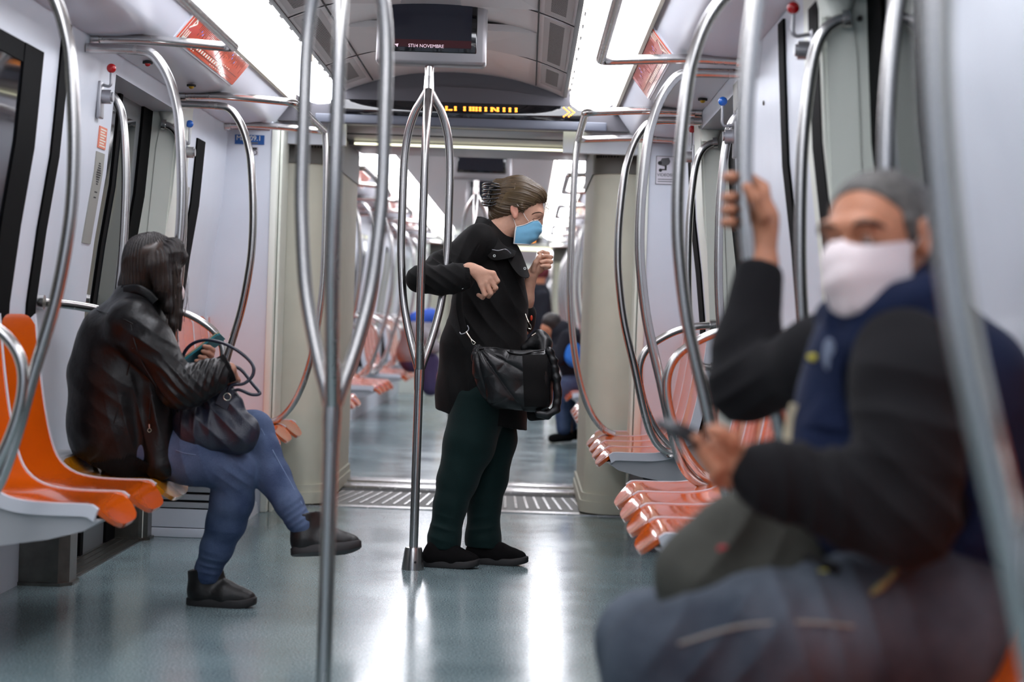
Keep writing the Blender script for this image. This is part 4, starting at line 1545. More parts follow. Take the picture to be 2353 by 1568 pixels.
def vnorm(P, F):
    a = P[F[:, 2]] - P[F[:, 0]]; b = P[F[:, 3]] - P[F[:, 1]]
    fn = np.cross(a, b)
    N_ = np.zeros_like(P)
    for i in range(4):
        for q in range(3):
            N_[:, q] += np.bincount(F[:, i], fn[:, q], len(P))
    return N_ / (np.linalg.norm(N_, axis=1)[:, None] + 1e-12)


def wob(P, f, seed):
    """cheap smooth noise in -1..1"""
    r = np.random.RandomState(seed)
    o = np.zeros(len(P))
    for i in range(5):
        d = r.normal(size=3); d /= np.linalg.norm(d)
        o += np.sin(P @ d * f * (0.7 + 0.6 * r.rand()) + r.rand() * 6.28 + 1.5 * np.sin(P @ np.roll(d, 1) * f * 0.6 + r.rand() * 6))
    return o / 3.0


def folds(P, c, rad, d, wave, amp, seed=0, sharp=1.0):
    """creases round c: ridges across direction d"""
    c = V3(c); d = V3(d); d = d / np.linalg.norm(d)
    r2 = ((P - c) ** 2).sum(1) / rad ** 2
    w = np.exp(-1.8 * r2)
    ph = (P - c) @ d * (6.2832 / wave) + 1.2 * wob(P, 14, seed)
    q = np.sin(ph)
    if sharp > 1: q = 1 - 2 * np.abs(np.sin(ph * 0.5)) ** (1 / sharp)
    return amp * w * q


def skin_obj(name, blob, h, m, parent=None, soft=1, disp=None, origin=None, smooth=180):
    P, F = blob.mesh(h)
    if soft: P = soften(P, F, soft, 0.4)
    if disp is not None:
        N_ = vnorm(P, F)
        P = P + N_ * disp(P)[:, None]
    g = MB(); g.v = P.tolist(); g.f = F.tolist()
    return mk_fast(name, P, F, m, parent, origin)


def mk_fast(name, P, F, m, parent=None, origin=None):
    loc = np.array(origin if origin is not None else (ROOT[parent.name] if parent is not None else (0, 0, 0)), float)
    me = bpy.data.meshes.new(name)
    me.vertices.add(len(P)); me.vertices.foreach_set('co', (P - loc).astype(np.float32).ravel())
    me.loops.add(len(F) * 4); me.loops.foreach_set('vertex_index', F.astype(np.int32).ravel())
    me.polygons.add(len(F)); me.polygons.foreach_set('loop_start', np.arange(0, len(F) * 4, 4, dtype=np.int32))
    me.update(calc_edges=True)
    me.validate()
    me.materials.append(m)
    me.polygons.foreach_set('use_smooth', [True] * len(me.polygons))
    o = bpy.data.objects.new(name, me)
    COL.objects.link(o)
    if parent is not None:
        o.parent = parent; ROOT[o.name] = ROOT[parent.name]
    else:
        o.location = loc; ROOT[o.name] = Vector(loc)
    return o


def frame3(x, z):
    """columns: x axis, y axis, z axis"""
    x = Vector(x).normalized(); z = Vector(z); z = (z - x * z.dot(x)).normalized(); y = z.cross(x)
    return np.array([[x[i], y[i], z[i]] for i in range(3)])


def flat_tube(g, pts, wd, th, side, n=10):
    """strap: flattened bar, wd along direction side"""
    P = [Vector(p) for p in pts]
    k = len(P)
    sd = Vector(side)
    vs = []
    for i in range(k):
        t = (P[min(i + 1, k - 1)] - P[max(i - 1, 0)]).normalized()
        s_ = (sd - t * sd.dot(t)).normalized(); u = t.cross(s_)
        for j in range(n):
            a = 2 * PI * j / n
            ca, sa = math.cos(a), math.sin(a)
            vs.append(P[i] + s_ * (wd * math.copysign(abs(ca) ** 0.6, ca)) + u * (th * math.copysign(abs(sa) ** 0.6, sa)))
    fs = [(i * n + j, i * n + (j + 1) % n, (i + 1) * n + (j + 1) % n, (i + 1) * n + j) for i in range(k - 1) for j in range(n)]
    fs += [tuple(range(n - 1, -1, -1)), tuple((k - 1) * n + j for j in range(n))]
    g.add(vs, fs)
    return g


def ring(g, c, R_, r, ax, bx, n=20, m=8):
    pts = [Vector(c) + Vector(ax) * (R_ * math.cos(2 * PI * i / n)) + Vector(bx) * (R_ * math.sin(2 * PI * i / n)) for i in range(n + 1)]
    return g.tube(pts, r, m, cap=False)


def finger(b, pts, r0, r1, k=0.004):
    n = len(pts) - 1
    for i in range(n):
        b.cone(pts[i], pts[i + 1], r0 + (r1 - r0) * i / n, r0 + (r1 - r0) * (i + 1) / n, k)


M['skin_f'] = mat('skin_pale', (206, 160, 136), 0.5, spec=0.35, sss=0.12, noise_amt=0.06, noise_scale=45, bump=0.0006, bump_scale=160)
M['skin_m'] = mat('skin_tanned', (188, 128, 98), 0.5, spec=0.35, sss=0.12, noise_amt=0.08, noise_scale=40, bump=0.0006, bump_scale=140)
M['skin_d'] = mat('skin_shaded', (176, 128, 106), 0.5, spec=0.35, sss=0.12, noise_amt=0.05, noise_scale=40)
M['hair_brown'] = mat('hair_greying_brown', (84, 68, 48), 0.42, spec=0.5, noise_amt=0.4, noise_scale=70, stretch=(0.4, 2.4, 4.0), bump=0.002, bump_scale=90)
M['hair_dark'] = mat('hair_dark_brown', (30, 22, 19), 0.38, spec=0.5, noise_amt=0.5, noise_scale=40, stretch=(4.0, 4.0, 0.22), bump=0.003, bump_scale=90)
M['hair_grey'] = mat('hair_cropped_grey', (82, 78, 74), 0.65, noise_amt=0.4, noise_scale=60, bump=0.002, bump_scale=220)
M['cotton_black'] = mat('black_cotton', (13, 12, 12), 0.75, spec=0.2, sheen=0.04, bump=0.0007, bump_scale=260, noise_amt=0.12, noise_scale=10)
M['nylon_black'] = mat('black_quilted_nylon', (12, 12, 14), 0.38, spec=0.5, bump=0.002, bump_scale=34)
M['leather'] = mat('black_leather', (13, 12, 13), 0.40, spec=0.30, bump=0.0012, bump_scale=70, rough_var=0.06, noise_scale=30)
M['rib'] = mat('black_rib_knit', (12, 11, 12), 0.8, spec=0.2, bump=0.002, bump_scale=150, stretch=(3, 3, .3))
M['green'] = mat('dark_green_trousers', (10, 33, 32), 0.78, spec=0.15, sheen=0.08, noise_amt=0.12, noise_scale=12, bump=0.0006, bump_scale=240)
M['suede'] = mat('black_suede', (11, 9, 10), 0.85, spec=0.15, bump=0.0006, bump_scale=300)
M['sole'] = mat('dark_rubber_sole', (34, 32, 33), 0.6)
M['shoe'] = mat('black_shoe_leather', (24, 22, 22), 0.42, spec=0.45, bump=0.001, bump_scale=80)
M['lace'] = mat('black_lace', (20, 19, 19), 0.8)
M['mask_blue'] = mat('pale_blue_mask', (132, 196, 230), 0.7, spec=0.2, noise_amt=0.04, noise_scale=30)
M['mask_white'] = mat('white_mask_cloth', (232, 218, 218), 0.75, spec=0.2, bump=0.001, bump_scale=40)
M['cord'] = mat('white_cord', (236, 232, 228), 0.6)
M['chrome'] = mat('polished_metal', (214, 210, 196), 0.16, metal=1.0)
M['clip_black'] = mat('glossy_black_clip', (10, 10, 11), 0.06, spec=0.8, coat=0.6)
M['navy_bag'] = mat('navy_pebbled_leather', (28, 34, 50), 0.34, spec=0.5, bump=0.0012, bump_scale=260)
M['phone'] = mat('phone_body', (26, 30, 34), 0.2, spec=0.6)
M['phone_gold'] = mat('phone_gold_case', (196, 176, 130), 0.3, metal=0.5)
M['phone_teal'] = mat('phone_teal_edge', (40, 110, 120), 0.3)
M['brow'] = mat('dark_brow', (58, 42, 32), 0.8)
M['eye'] = mat('eye_dark', (26, 18, 16), 0.2)
M['lid'] = mat('eye_white', (222, 214, 206), 0.3)


def denim(name, rgb, worn):
    m, N, L, b = nt(name)
    tc = N.new('ShaderNodeTexCoord')
    n1 = N.new('ShaderNodeTexNoise'); n1.inputs['Scale'].default_value = 7; n1.inputs['Detail'].default_value = 4
    n2 = N.new('ShaderNodeTexNoise'); n2.inputs['Scale'].default_value = 420; n2.inputs['Detail'].default_value = 1
    L.new(tc.outputs['Object'], n1.inputs['Vector']); L.new(tc.outputs['Object'], n2.inputs['Vector'])
    r = N.new('ShaderNodeValToRGB')
    r.color_ramp.elements[0].position = 0.35; r.color_ramp.elements[0].color = (*lin(rgb), 1)
    r.color_ramp.elements[1].position = 0.72; r.color_ramp.elements[1].color = (*lin(worn), 1)
    mx = N.new('ShaderNodeMix'); mx.inputs['Factor'].default_value = 0.25
    L.new(n1.outputs['Fac'], mx.inputs['A']); L.new(n2.outputs['Fac'], mx.inputs['B'])
    L.new(mx.outputs['Result'], r.inputs['Fac']); L.new(r.outputs['Color'], b.inputs['Base Color'])
    b.inputs['Roughness'].default_value = 0.85; b.inputs['Specular IOR Level'].default_value = 0.2
    bp = N.new('ShaderNodeBump'); bp.inputs['Distance'].default_value = 0.0006
    L.new(n2.outputs['Fac'], bp.inputs['Height']); L.new(bp.outputs['Normal'], b.inputs['Normal'])
    return m


M['denim'] = denim('blue_denim', (46, 60, 90), (96, 112, 142))
M['denim_grey'] = denim('grey_blue_denim', (48, 55, 66), (98, 106, 116))


def sneaker(parent, heel, toe, up, sc=1.0, high=True, mu=None, ms=None, lace=True, width=0.045):
    """shoe from heel point to toe point (both at sole bottom), up = towards the ankle"""
    mu = mu or M['shoe']; ms = ms or M['sole']
    heel = Vector(heel); toe = Vector(toe)
    L_ = (toe - heel).length
    R_ = frame3(toe - heel, up)
    def T(x, y, z): return heel + Vector(R_ @ np.array((x * L_, y * sc, z * sc)))
    yv = R_[:, 1]; zv = R_[:, 2]
    b = Blob(0.02)
    w_ = width
    b.cone(T(.17, 0, .040), T(.55, 0, .038), .036 * sc, .040 * sc, .02, (zv, 1.0))
    b.cone(T(.55, 0, .036), T(.86, 0.003, .030), .041 * sc, .030 * sc, .02)
    b.cone(T(.20, 0, .05), T(.55, 0, .062), .034 * sc, .026 * sc, .025)
    b.cone(T(.55, 0, .060), T(.74, 0, .042), .024 * sc, .026 * sc, .025)
    if high:
        b.cone(T(.20, 0, .06), T(.22, 0, .135), .042 * sc, .055 * sc, .02)
        b.cone(T(.22, 0, .07), T(.42, 0, .110), .036 * sc, .026 * sc, .025)
        b.clip(T(.22, 0, .132), zv * 1.0 - R_[:, 0] * .25)
    else:
        b.cone(T(.16, 0, .05), T(.20, 0, .075), .034 * sc, .036 * sc, .02)
    b.clip(T(0, 0, .018), -zv)
    upper = skin_obj('shoe', b, 0.0035, mu, parent, 1)
    # sole
    n = 28
    prof = []
    for i in range(n):
        a = 2 * PI * i / n
        x = .5 + .5 * math.copysign(abs(math.cos(a)) ** 0.75, math.cos(a))
        wdt = (w_ * 0.86 if x < .45 else w_ * (0.86 + 0.16 * math.sin(PI * min(1, (x - .45) / .5)))) * sc
        y = wdt * math.copysign(abs(math.sin(a)) ** 0.7, math.sin(a))
        prof.append((x, y / sc))
    vs = []
    for zl, gr in ((0.0, .97), (.004, 1.0), (.024, 1.0), (.028, .96)):
        for x, y in prof:
            lift = 0.012 * max(0, (x - .72) / .28) ** 2
            vs.append(T(.5 + (x - .5) * gr, y * gr, zl + lift))
    g = MB()
    fs = [(r * n + j, r * n + (j + 1) % n, (r + 1) * n + (j + 1) % n, (r + 1) * n + j) for r in range(3) for j in range(n)]
    fs += [tuple(range(n - 1, -1, -1)), tuple(3 * n + j for j in range(n))]
    g.add(vs, fs)
    mk('sole', g, ms, upper, 40)
    if lace:
        g = MB()
        for i in range(5):
            t = .46 + i * .065
            z = .092 - i * .0085
            pts = [T(t, -.026, z - .012), T(t + .01, -.012, z - .001), T(t + .012, 0, z + .003), T(t + .01, .012, z - .001), T(t, .026, z - .012)]
            g.tube(catmull(pts, 3), .0032 * sc, 6)
        mk('laces', g, M['lace'], upper, 60)
    return upper
# ------------------------------------------------------------------ the standing woman with the blue mask
def standing_woman():
    YC = 8.06
    w = lambda px, py, y=YC: at(px, py, y)
    YV = (0, 1, 0)
    foot = at(1060, 1300, 7.95)
    origin = Vector((foot.x, 7.97, 0))

    # ---- body: head, neck, trunk, arms with hands, legs - one skin
    b = Blob(0.02)
    tl = Vector((0.34, 0, -0.94)).normalized()           # face axis forehead -> chin is tilted
    fw = Vector((0.92, 0, -0.39)).normalized()
    R_ = frame3(fw, -Vector((-0.39, 0, -0.92)))
    b.ell(w(1194, 459), (.098, .075, .084), R_)
    b.ell(w(1214, 500), (.062, .058, .078), R_, .03)
    b.cone(w(1184, 520), w(1215, 545), .046, .026, .03, (YV, 1.15))
    b.cone(w(1222, 498), w(1240, 514), .016, .010, .02)     # nose
    b.cone(w(1240, 490, YC - .035), w(1240, 490, YC + .035), .012, .012, .02)   # brow ridge
    b.ell(w(1238, 503, YC - .062), (.017, .018, .010), None, .012, True)   # eye hollow
    b.ell(w(1238, 503, YC + .062), (.017, .018, .010), None, .012, True)
    b.chain([(w(1172, 500), .050), (w(1148, 530), .052), (w(1124, 565), .07)], .03)
    # trunk
    b.chain([(w(1130, 580), .075), (w(1128, 660), .088), (w(1122, 760), .095), (w(1110, 880), .10)], .04)
    # near (right) arm, hooked round the pole
    sh, el, wr = w(1082, 568, 7.96), w(966, 642, 7.735), w(1084, 621, 7.69)
    b.chain([(w(1115, 565, 8.0), .045), (sh, .036), (el, .030), (wr, .026)], .02)
    # right hand seen from its back, loosely closed
    hy = 7.685
    b.cone(w(1078, 618, hy), w(1098, 626, hy), .026, .029, .012, (YV, .72))
    mcp = [(1133, 629), (1126, 640), (1117, 649), (1106, 655)]
    pip = [(1143, 646), (1139, 662), (1128, 674), (1114, 677)]
    for i, (m_, p_) in enumerate(zip(mcp, pip)):
        yy = hy - .006
        b.cone(w(1096, 622 + i * 3, hy), w(*m_, yy), .013, .0125, .012)
        finger(b, [w(*m_, yy), w(*p_, yy + .002), w(p_[0] - 5, p_[1] + 7, yy + .026), w(p_[0] - 15, p_[1] + 1, yy + .042)], .0115, .0085, .004)
    finger(b, [w(1094, 626, hy + .012), w(1112, 636, hy + .034), w(1128, 648, hy + .04), w(1133, 656, hy + .036)], .013, .009, .006)
    # far (left) arm raised, sleeve pushed up
    el2, wr2 = w(1196, 752, 8.20), w(1222, 632, 8.15)
    b.chain([(w(1140, 580, 8.14), .045), (w(1165, 595, 8.22), .036), (el2, .038), (w(1207, 690, 8.17), .033), (wr2, .024)], .03)
    ly = 8.14
    b.cone(w(1221, 632, ly), w(1240, 608, ly), .023, .027, .012, (YV, .75))
    b.cone(w(1238, 614, ly), w(1252, 606, ly), .026, .020, .012, (YV, .75))
    for i, (m_, p_, d_, t_) in enumerate((((1250, 597), (1259, 583), (1247, 579), (1238, 582)),
                                          ((1255, 601), (1266, 591), (1252, 588), (1240, 592)),
                                          ((1256, 608), (1266, 602), (1254, 600), (1244, 603)),
                                          ((1253, 616), (1262, 613), (1252, 611), (1244, 612)))):
        yy = ly + .014 - i * .012
        finger(b, [w(*m_, yy), w(*p_, yy), w(*d_, yy - .012), w(*t_, yy - .018)], .0105, .0075, .003)
    finger(b, [w(1226, 622, ly - .014), w(1231, 604, ly - .026), w(1238, 593, ly - .026), w(1242, 586, ly - .02)], .013, .0085, .006)
    # legs
    b.chain([(w(1100, 900, 8.02), .08), (w(1060, 1100, 7.92), .052), (w(1022, 1265, 7.885), .036)], .03)
    b.chain([(w(1122, 900, 8.10), .08), (w(1124, 1100, 8.08), .052), (w(1110, 1262, 8.03), .036)], .03)
    head = b
    body = skin_obj('person', b, 0.0032, M['skin_f'], None, 1, None, origin)
    tag(body, 'standing woman in black jacket and pale blue mask, arm hooked round the centre pole', 'person')

    # ---- ears
    for sy in (-1, 1):
        e = Blob(.008)
        c = w(1182, 484, YC + sy * .073)
        up = Vector((-.25, 0, .97))
        e.ell(c, (.017, .007, .031), frame3((.97, sy * -.15, .25), up), .006)
        e.ell(c + Vector((.003, sy * .008, .004)), (.009, .006, .018), frame3((.97, 0, .25), up), .006, True)
        e.ell(c + Vector((.004, sy * .002, -.026)), (.009, .006, .010), None, .006)
        skin_obj('ear', e, 0.0018, mat('skin_ear', (212, 150, 128), .5, sss=.15) if sy < 0 else M['skin_f'], body, 1)
    # ---- brow, lashes
    def on(px, py, lift=.001):
        p = head.surf(px, py, YC)
        return p + (CAM - p).normalized() * lift
    g = MB(); g.tube(catmull([on(1222, 493), on(1230, 489), on(1240, 488), on(1247, 491)], 4), [.0008] + [.0016] * 10 + [.0009] * 2, 8)
    mk('eyebrow', g, M['brow'], body, 60)
    g = MB(); g.tube(catmull([on(1224, 505), on(1231, 508), on(1238, 506), on(1243, 503)], 4), .0013, 8)
    g.tube(catmull([on(1225, 502), on(1232, 502), on(1240, 499)], 4), .0006, 8)
    mk('eyelashes', g, M['eye'], body, 60)

    # ---- hair
    hb = Blob(.02)
    hb.ell(w(1192, 455), (.108, .086, .094), R_)
    hb.ell(w(1150, 468), (.05, .07, .062), None, .03)
    hb.ell(w(1233, 450), (.040, .055, .036), R_, .03)
    hb.clip(w(1205, 484), V3(R_[:, 0]) * 0.10 + np.array((.36, 0, -.93)))
    hb.cone(w(1198, 470, YC - .078), w(1202, 486, YC - .070), .012, .007, .01)
    hb.cone(w(1198, 470, YC + .078), w(1202, 486, YC + .070), .012, .007, .01)
    hb.cone(w(1150, 478), w(1138, 494), .055, .030, .03, (YV, 1.2))
    hb.ell(w(1142, 448), (.040, .045, .048), None, .02)
    hb.ell(w(1146, 424), (.026, .03, .022), None, .015)
    def hd(P):
        c = V3(w(1150, 455))
        q = P - c
        a = np.arctan2(q[:, 2] + .2 * q[:, 0], np.abs(q[:, 1]) + .02)
        return .0018 * np.sin(a * 26 + 3 * wob(P, 20, 2)) + .0014 * np.sin(a * 63 + 4 * wob(P, 16, 7)) + .0032 * wob(P, 55, 5)
    hair = skin_obj('hair', hb, .003, M['hair_brown'], body, 1, hd)
    g = MB()
    rnd = random.Random(11)
    for i in range(16):                       # loose curls at the brow, nape wisps
        x0, y0 = (1246 + rnd.random() * 12, 446 + rnd.random() * 18) if i < 11 else (1136 + rnd.random() * 14, 488 + rnd.random() * 8)
        yy = YC - .03 + rnd.random() * .06
        dx = 5 + rnd.random() * 10 if i < 11 else 4 + rnd.random() * 8
        pts = [(x0, y0), (x0 + dx * .7, y0 + 6 + rnd.random() * 4), (x0 + dx, y0 + 18), (x0 + dx * .5, y0 + 30 + rnd.random() * 8), (x0 + dx * .05, y0 + 28 + rnd.random() * 5)]
        g.tube(catmull([w(a, c, yy + .004 * j) for j, (a, c) in enumerate(pts)], 5), .0007, 5)
    for i in range(26):                       # strands lying on the head
        t = i / 25
        p0 = w(1244 - 6 * t, 440 + 26 * t, YC - .052)
        pts = [on(1246 - 26 * t, 442 + 30 * t)]
        ln = []
        for s_ in range(6):
            px = 1246 - 20 * t - s_ * (17 - 1 * t)
            py = 437 + 30 * t - 16 * math.sin(s_ / 5 * PI) * (1 - .7 * t) + s_ * 1.5
            p = hb.surf(px, py, YC)
            ln.append(p + (CAM - p).normalized() * .0012)
        g.tube(catmull(ln, 4), .0007, 5)
    o = mk('loose_strands', g, mat('hair_strand', (112, 94, 66), .4), hair, 60); o['kind'] = 'stuff'
    g = MB()
    for i in range(7):
        a = -1.1 + i * .36
        c = w(1136, 449)
        pts = [c + Vector((.030 - .01 * abs(a), -.062, .045 * math.sin(a) + .004)), c + Vector((-.012, -.066, .055 * math.sin(a))), c + Vector((-.040, -.045, .052 * math.sin(a))), c + Vector((-.050, -.004, .050 * math.sin(a)))]
        g.tube(catmull(pts, 5), [.004] * 8 + [.0055] * 8, 8)
    g.tube(catmull([w(1142, 430, YC - .05), w(1130, 436, YC - .045), w(1124, 452, YC - .04), w(1128, 470, YC - .045)], 5), .006, 8)
    mk('hair_claw', g, M['clip_black'], body, 60)
    g = MB(); g.tube([on(1184, 421, .02), on(1182, 436, .02)], .0012, 6)
    mk('hair_pin', g, M['chrome'], hair, 60)

    # ---- mask: curved sheet with pleats, white edges, ear loops
    mid = catmull([w(1243, 519), w(1246, 527), w(1242, 538), w(1233, 551), w(1216, 563)], 4)
    def edge(sy): return catmull([w(1186, 521, YC + sy * .066), w(1184, 531, YC + sy * .066), w(1183, 541, YC + sy * .064), w(1182, 551, YC + sy * .060), w(1181, 560, YC + sy * .054)], 4)
    eN, eF = edge(-1), edge(1)
    G = []
    ns = 12
    for i, m_ in enumerate(mid):
        row = []
        for j in range(-ns, ns + 1):
            s_ = j / ns
            e = (eN if s_ < 0 else eF)[i]
            wgt = abs(s_) ** 1.55
            p = m_.lerp(e, wgt)
            yy = m_.y + (e.y - m_.y) * math.sin(abs(s_) * PI / 2) ** .9
            zz = p.z
            if i == 0: zz += 0
            t = i / (len(mid) - 1)
            rise = float(np.interp(abs(s_), (0, .2, .42, .62, .8, 1), (0, .009, .024, .021, .006, 0))) * (1 - t) ** 1.3
            pl = .0022 * math.sin(t * PI * 6) * (1 - abs(s_) ** 3)
            row.append(Vector((p.x + .012 * math.sin(PI * abs(s_)) + pl, yy, zz + rise)))
        G.append(row)
    g = MB(); g.slab(G, (-.003, 0, 0))
    mk_o = mk('face_mask', g, M['mask_blue'], body, 60)
    g = MB(); g.tube(catmull(G[0], 1), .0022, 6); g.tube([r[0] for r in G], .003, 6); g.tube(catmull(G[-1], 1), .0016, 6)
    mk('white_edge', g, M['cord'], mk_o, 60)
    g = MB()
    g.tube(catmull([on(1215, 509, .006), on(1207, 498, .006), on(1199, 483, .008), w(1188, 470, YC - .085)], 4), .0014, 6)
    g.tube(catmull([w(1186, 521, YC - .067), on(1182, 509, .004), on(1179, 502, .005)], 4), .0014, 6)
    mk('ear_loop', g, M['cord'], mk_o, 60)

    # ---- jacket
    j = Blob(.04)
    fl = (YV, .88)
    j.chain([(w(1128, 560, 8.08), .10), (w(1122, 610, 8.08), .138), (w(1126, 700, 8.08), .152), (w(1112, 800, 8.08), .176), (w(1108, 900, 8.08), .192), (w(1107, 1010, 8.08), .198)], .05, fl)
    j.cone(w(1100, 552, 7.95), w(1135, 556, 8.22), .070, .066, .05)
    # near sleeve
    j.chain([(w(1100, 560, 7.975), .072), (w(1080, 572, 7.955), .066), (w(1015, 612, 7.86), .060), (w(964, 642, 7.735), .050)], .03)
    j.chain([(w(964, 642, 7.735), .050), (w(1010, 645, 7.722), .057), (w(1045, 640, 7.716), .056), (w(1062, 637, 7.705), .054)], .03, (YV, .92))
    # far sleeve pushed up to the elbow
    j.chain([(w(1150, 570, 8.2), .065), (w(1186, 690, 8.25), .058), (w(1200, 742, 8.21), .05), (w(1206, 722, 8.19), .050)], .03)
    j.clip(w(1107, 966), np.array((-.20, 0, -.98)))
    def jd(P):
        return (folds(P, w(1010, 630, 7.75), .13, (.6, 0, .9), .034, .007, 3, 1.6) + folds(P, w(1050, 590, 7.86), .12, (.9, .2, -.5), .05, .006, 4, 1.4)
                + folds(P, w(1110, 720, 7.95), .20, (.75, 0, .55), .07, .0055, 6, 1.4) + folds(P, w(1060, 860, 7.95), .25, (1, 0, .15), .10, .006, 7)
                + folds(P, w(1160, 660, 7.95), .15, (.9, 0, .4), .06, .005, 9, 1.4) + .002 * wob(P, 22, 8))
    jac = skin_obj('jacket', j, .0048, M['cotton_black'], body, 1, jd)
    # cuff
    cf = Blob(.01)
    cf.cone(w(1058, 638, 7.706), w(1076, 634, 7.70), .0535, .0525, .0, (YV, .86))
    cf.clip(w(1081, 634, 7.70), (.99, 0, .08)); cf.clip(w(1050, 638, 7.70), (-.99, 0, -.08))
    cuff = skin_obj('cuff', cf, .003, M['cotton_black'], jac, 0, lambda P: .0012 * np.sin((P @ np.array((.1, 0, 1.))) * 900))
    def snap(px, py, y, par):
        p = at(px, py, y); d = (CAM - p).normalized()
        g = MB(); g.tube([p, p + d * .004], .0062, 12)
        o_ = mk('press_stud', g, M['chrome'], par, 40)
        g = MB(); g.tube([p + d * .004, p + d * .0046], .0028, 10); mk('stud_hole', g, M['ink'], o_, 40)
    c = cf.surf(1062, 661, 7.7); snap(1062, 661, c.y + .001, jac)
    # collar: two standing flaps
    def flap(pts_top, pts_bot, y_top, y_bot, nm):
        G = []
        n = 6
        A = catmull([at(x, y, yy) for (x, y), yy in zip(pts_top, y_top)], 5); B_ = catmull([at(x, y, yy) for (x, y), yy in zip(pts_bot, y_bot)], 5)
        for a, c_ in zip(A, B_):
            G.append([a.lerp(c_, t / n) + Vector((0, -.010 * math.sin(PI * t / n), 0)) for t in range(n + 1)])
        g = MB(); g.slab(G, (0.002, .009, -.002))
        return mk(nm, g, M['cotton_black'], jac, 60)
    flap([(1096, 500), (1118, 503), (1135, 528), (1152, 556), (1168, 569), (1186, 577)], [(1085, 530), (1100, 560), (1118, 585), (1132, 597), (1155, 596), (1180, 590)],
         [8.05, 7.99, 7.97, 7.955, 7.955, 7.965], [7.99, 7.94, 7.925, 7.92, 7.915, 7.92], 'collar')
    flap([(1168, 562), (1186, 562), (1195, 575), (1205, 600), (1214, 625), (1216, 634)], [(1163, 590), (1172, 605), (1183, 622), (1195, 634), (1206, 638), (1213, 638)],
         [8.02, 8.04, 8.05, 8.05, 8.04, 8.04], [7.94, 7.93, 7.93, 7.94, 7.96, 7.98], 'collar')
    flap([(1096, 498), (1106, 498), (1118, 502), (1128, 510)], [(1096, 530), (1108, 532), (1122, 535), (1134, 540)], [8.14, 8.15, 8.15, 8.15], [8.12, 8.12, 8.12, 8.12], 'collar')
    g = MB(); g.tube(catmull([at(1131, 574, 7.915), at(1145, 576, 7.905), at(1160, 573, 7.91), at(1168, 577, 7.915), at(1174, 583, 7.92)], 5), .0022, 6)
    mk('zip', g, M['zinc'], jac, 60)
    snap(1136, 588, 7.905, jac); snap(1206, 617, 7.955, jac)
    # tab with a red tip on the far sleeve
    g = MB(); p = at(1221, 731, 8.13); g.ball(p, (.006, .004, .012), 10, 6); mk('red_tab', g, mat('red_tab', (226, 70, 40), .4), jac, 60)

    # ---- trousers
    tr = Blob(.03)
    tr.chain([(w(1100, 930, 8.0), .125), (w(1078, 1020, 7.95), .108), (w(1050, 1105, 7.92), .084), (w(1035, 1160, 7.90), .070), (w(1021, 1236, 7.885), .067), (w(1020, 1256, 7.885), .069)], .025)
    tr.chain([(w(1122, 930, 8.1), .12), (w(1134, 1010, 8.1), .098), (w(1124, 1100, 8.08), .080), (w(1113, 1160, 8.06), .070), (w(1110, 1236, 8.03), .074), (w(1111, 1262, 8.03), .077)], .025)
    tr.clip(w(1065, 1252), (-.03, 0, -1))
    def td(P):
        return (folds(P, w(1016, 1215, 7.85), .07, (.25, 0, 1), .05, .006, 2, 1.3) + folds(P, w(1112, 1215, 7.98), .07, (-.15, 0, 1), .05, .006, 5, 1.3)
                + folds(P, w(1040, 1080, 7.86), .10, (.7, 0, .6), .11, .003, 3) + folds(P, w(1120, 1080, 8.0), .10, (.8, 0, .5), .11, .003, 4) + .002 * wob(P, 18, 3))
    skin_obj('trousers', tr, .0048, M['green'], body, 1, td)
    # ---- shoes: low slip-ons
    sneaker(body, at(970, 1302, 7.86) * 1.0, at(1103, 1306, 7.83), (0, 0, 1), 1.0, False, M['suede'], M['sole'], False)
    sneaker(body, at(1066, 1294, 8.02), at(1214, 1300, 7.98), (0, 0, 1), 1.02, False, M['suede'], M['sole'], False)
    return body


woman = standing_woman()


